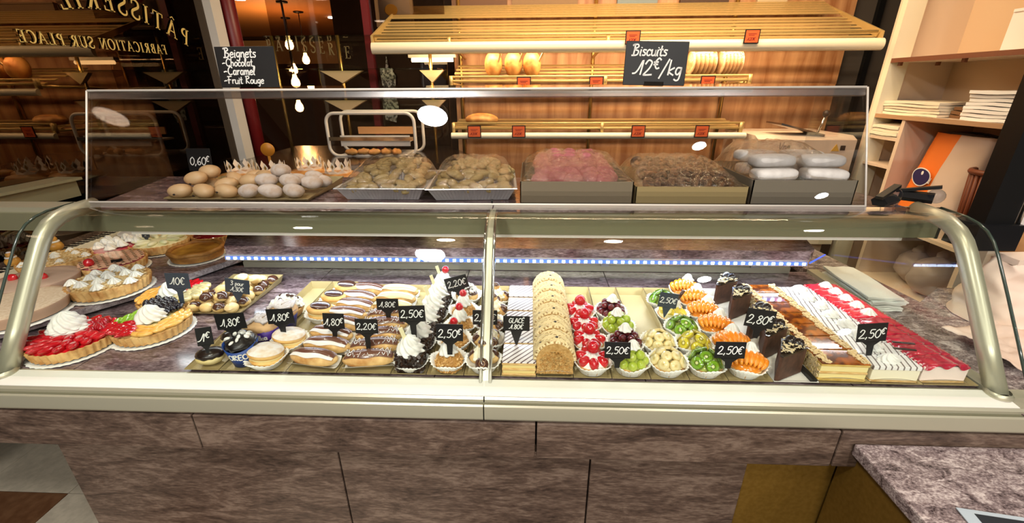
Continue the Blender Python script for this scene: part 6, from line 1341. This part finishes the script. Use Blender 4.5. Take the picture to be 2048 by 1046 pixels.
# foil trays and boxes of biscuits under film
M_FOIL = mat('foil', '#dcdddd', .35, .6, bump=.35, bscale=60)
M_FILM = glass('cling_film', '#f6f2ec', 1.45, 0.10, 1.0, 22, add=.10)
def heap(x0, x1, y0, y1, zb, h, n, me, nm, lb, cat, group, sx=1.0, cap=None, jit=.35):
    cols = max(2, int(math.sqrt(n * (x1 - x0) / (y1 - y0)))); rows = max(2, n // cols); k = 0
    for r_ in range(rows):
        for c_ in range(cols):
            u = (c_ + .5 + random.uniform(-jit, jit)) / cols; v = (r_ + .5 + random.uniform(-jit, jit)) / rows
            x = x0 + (x1 - x0) * u; y = y0 + (y1 - y0) * v; z = zb + h * (1 - (2 * u - 1) ** 4) * (1 - .75 * (1 - v) ** 3) * min(1, .15 + v * 1.5)
            o = obj(nm, me, None, (x, y, z), (random.uniform(-.5, .5), random.uniform(-.4, .4), random.uniform(-1.5, 1.5)), sx)
            tag(o, lb, cat, group); k += 1
def film(parent, x0, x1, y0, y1, zb, h, sd, nm='film_wrap'):
    def fn(u, v):
        x = x0 + (x1 - x0) * u; y = y0 + (y1 - y0) * v
        e = max(0, (1 - (2 * u - 1) ** 6)) * min(1, v * 5) ** .7 * min(1, (1 - v) * 6)
        z = zb + h * e * (.45 + .55 * min(1, v * 1.7)) + .006 * nz((u * 14 + sd, v * 5, sd)) * e + .003 * nz((u * 40, v * 14, sd)) * e
        return (x, y, z)
    return obj(nm, MB().grid(fn, 70, 36).mesh(nm, M_FILM), parent)
ALMB = MB().ell((0, 0, 0), (.020, .011, .009), 12, 8, fn=lambda p: p * (1 + .10 * nz(p, 70))).mesh('biscuit', mat('pale_biscuit', '#b09a62', .6, c2='#cdb986', scale=40))
for k, (x0, x1, ry) in enumerate(((-.588, -.318, 0), (-.308, -.040, .06))):
    t = thing('foil_tray', 'ribbed aluminium foil tray of pale biscuits on the case top, %s of two' % ('left' if k == 0 else 'right'), 'tray', ((x0 + x1) / 2, 1.275, TOPZ), ry, 'foil trays of biscuits')
    hw = (x1 - x0) / 2; T_ = .300
    def foilside():
        mb = MB(); per = []
        def walk(a, b, n):
            for i in range(n): per.append((a[0] + (b[0] - a[0]) * i / n, a[1] + (b[1] - a[1]) * i / n))
        c = [(-1, 0), (1, 0), (1, 1), (-1, 1)]
        for i in range(4): walk(c[i], c[(i + 1) % 4], 46)
        n = len(per); rings = []
        for lev, (ins, z) in enumerate(((.026, .001), (.004, .040), (-.003, .042), (-.004, .039))):
            R = []
            for i, (px, py) in enumerate(per):
                rib = .0018 * (1 if i % 2 else -1) * (lev < 2)
                x = px * (hw - ins - rib); y = (py - .5) * (T_ - 2 * ins - 2 * rib) + T_ / 2
                R.append((x, y, z))
            rings.append(R)
        mb.add([p for R in rings for p in R], [(l * n + i, l * n + (i + 1) % n, (l + 1) * n + (i + 1) % n, (l + 1) * n + i) for l in range(3) for i in range(n)])
        mb.add([(-hw + .026, .026, .001), (hw - .026, .026, .001), (hw - .026, T_ - .026, .001), (-hw + .026, T_ - .026, .001)], [(0, 1, 2, 3)])
        return mb
    obj('foil_body', foilside().mesh('foil_body', M_FOIL, False), t)
    heap(x0 + .02, x1 - .02, 1.292, 1.53, TOPZ + .030, .056, 48, ALMB, 'biscuit', 'pale knobbly biscuit heaped in the %s foil tray' % ('left' if k == 0 else 'right'), 'biscuit', 'pale biscuits in the %s foil tray' % ('left' if k == 0 else 'right'), sx=1.4)
    film(t, -hw + .004, hw - .004, .004, .285, .040, .068, 3.1 * k + 1)
M_BOX1 = mat('taupe_card', '#6f6450', .55); M_BOX2 = mat('kraft_gold_card', '#8f7e55', .45); M_BOX3 = mat('grey_card', '#6d6658', .5)
def box_me(wd, dp, h, m_):
    th = .003; mb = MB()
    mb.bbox((-wd / 2, 0, 0), (wd / 2, dp, th)).bbox((-wd / 2, 0, 0), (wd / 2, th, h)).bbox((-wd / 2, dp - th, 0), (wd / 2, dp, h)).bbox((-wd / 2, 0, 0), (-wd / 2 + th, dp, h)).bbox((wd / 2 - th, 0, 0), (wd / 2, dp, h))
    return mb.mesh('box_body', m_, False)
PINK = MB().ell((0, 0, 0), (.030, .028, .022), 18, 10, fn=lambda p: p * (1 + .12 * nz(p, 80))).mesh('coconut_biscuit', mat('pink_coconut', '#b8606c', .85, c2='#d08088', scale=120, bump=.5, bscale=180))
def spiral():
    mb = MB(); mb.tube([((.004 + .0032 * a) * math.cos(a * 1.0), (.004 + .0032 * a) * math.sin(a), 0) for a in [i * .42 for i in range(16)]], .0058, 7); return mb.mesh('swirl_biscuit', [mat('brown_swirl', '#3c2616', .4, c2='#6d4c2c', scale=60)])
SPI = spiral()
BAGW = MB().ell((0, 0, 0), (.074, .030, .020), 28, 12, fn=lambda p: Vector((math.copysign(abs(p.x / .074) ** .35 * .070, p.x), math.copysign(abs(p.y / .030) ** .7 * .030, p.y), math.copysign(abs(p.z / .020) ** .7 * .019, p.z))) * (1 + .05 * nz(p, 30))).mesh('white_roll', mat('sugar_white', '#dcd9d6', .7, c2='#c9c5c2', scale=30))
for k, (x0, x1, h, m_, lb) in enumerate(((-.028, .302, .066, M_BOX1, 'taupe cardboard box of pink coconut biscuits under film on the case top'), (.309, .632, .052, M_BOX2, 'gold brown cardboard box of dark swirl biscuits under film on the case top'), (.640, .930, .072, M_BOX3, 'grey cardboard box of white sugared rolls in film at the right of the case top'))):
    t = thing('biscuit_box', lb, 'box', ((x0 + x1) / 2, 1.262, TOPZ), 0, 'biscuit boxes on the case top')
    hw = (x1 - x0) / 2
    obj('box_body', box_me(2 * hw, .34, h, m_), t)
    film(t, -hw, hw, .0, .335, h - .002, (.058, .058, .085)[k], 11 + k * 4.7)
    if k == 0: heap(x0 + .05, x1 - .05, 1.30, 1.55, TOPZ + h - .012, .046, 32, PINK, 'coconut_biscuit', 'fluffy pink coconut biscuit heaped in the taupe box', 'biscuit', 'pink coconut biscuits in the taupe box', jit=.2, sx=1.15)
    if k == 1:
        for r_ in range(5):
            for c_ in range(7):
                o = obj('swirl_biscuit', SPI, None, (x0 + .050 + c_ * .036 + (r_ % 2) * .014, 1.305 + r_ * .044, TOPZ + h + .003 + .009 * r_), (.9 + random.uniform(-.2, .2), random.uniform(-.2, .2), random.uniform(-.4, .4)), 1.25); tag(o, 'dark spiral biscuit under film in the gold brown box', 'biscuit', 'dark swirl biscuits in the gold brown box')
    if k == 2:
        q = 0
        for r_ in range(2):
            for c_ in range(2):
                for d_ in range(2):
                    o = obj('white_roll', BAGW, None, (x0 + .075 + c_ * .142 + .002 * r_, 1.305 + d_ * .10 + .03 * r_, TOPZ + h + .010 + .034 * r_), (0, random.uniform(-.06, .06), random.uniform(-.06, .06)), (.9, 1.2, .95)); tag(o, 'white sugared roll under film in the grey box', 'biscuit', 'white sugared rolls in the grey box')

# chalk boards on the acrylic guard
def board(lb, c, w_, h, lines, roll):
    t = thing('chalk_board', lb, 'sign', c, 0, 'chalk boards on the guard', rot=(-.06, roll, 0))
    bev(obj('board', MB().bbox((-w_ / 2, -.0015, 0), (w_ / 2, .0015, h)).mesh('board', M_SLATE, False), t), .001, 1)
    obj('clip', MB().bbox((-.028, -.006, -.002), (.028, .006, .010)).mesh('clip', glass('clip_plastic', '#9a9a9a', 1.5, .1), False), t)
    mb = MB()
    for s, x, y, hh, wd, sup in lines: hand(mb, s, x, y, hh, wd, sup=sup)
    obj('chalk_writing', mb.mesh('chalk_writing', M_CHALK, False), t, (0, -.0018, 0), (PI / 2, 0, 0))
board('black chalk board reading Beignets, Chocolat, Caramel, Fruit Rouge', (-0.858, 1.402, 1.5475), .182, .114, [('Beignets', -.066, .084, .026, .0034, ()), ('-Chocolat', -.074, .060, .021, .0029, ()), ('-Caramel', -.074, .036, .023, .0033, ()), ('-Fruit Rouge', -.078, .011, .021, .0029, ())], .0)
board('black chalk board reading Biscuits 12€/kg', (0.362, 1.402, 1.5475), .180, .118, [('Biscuits', -.072, .080, .029, .0040, ()), ('12€/kg', -.058, .028, .040, .0044, (2,))], .02)
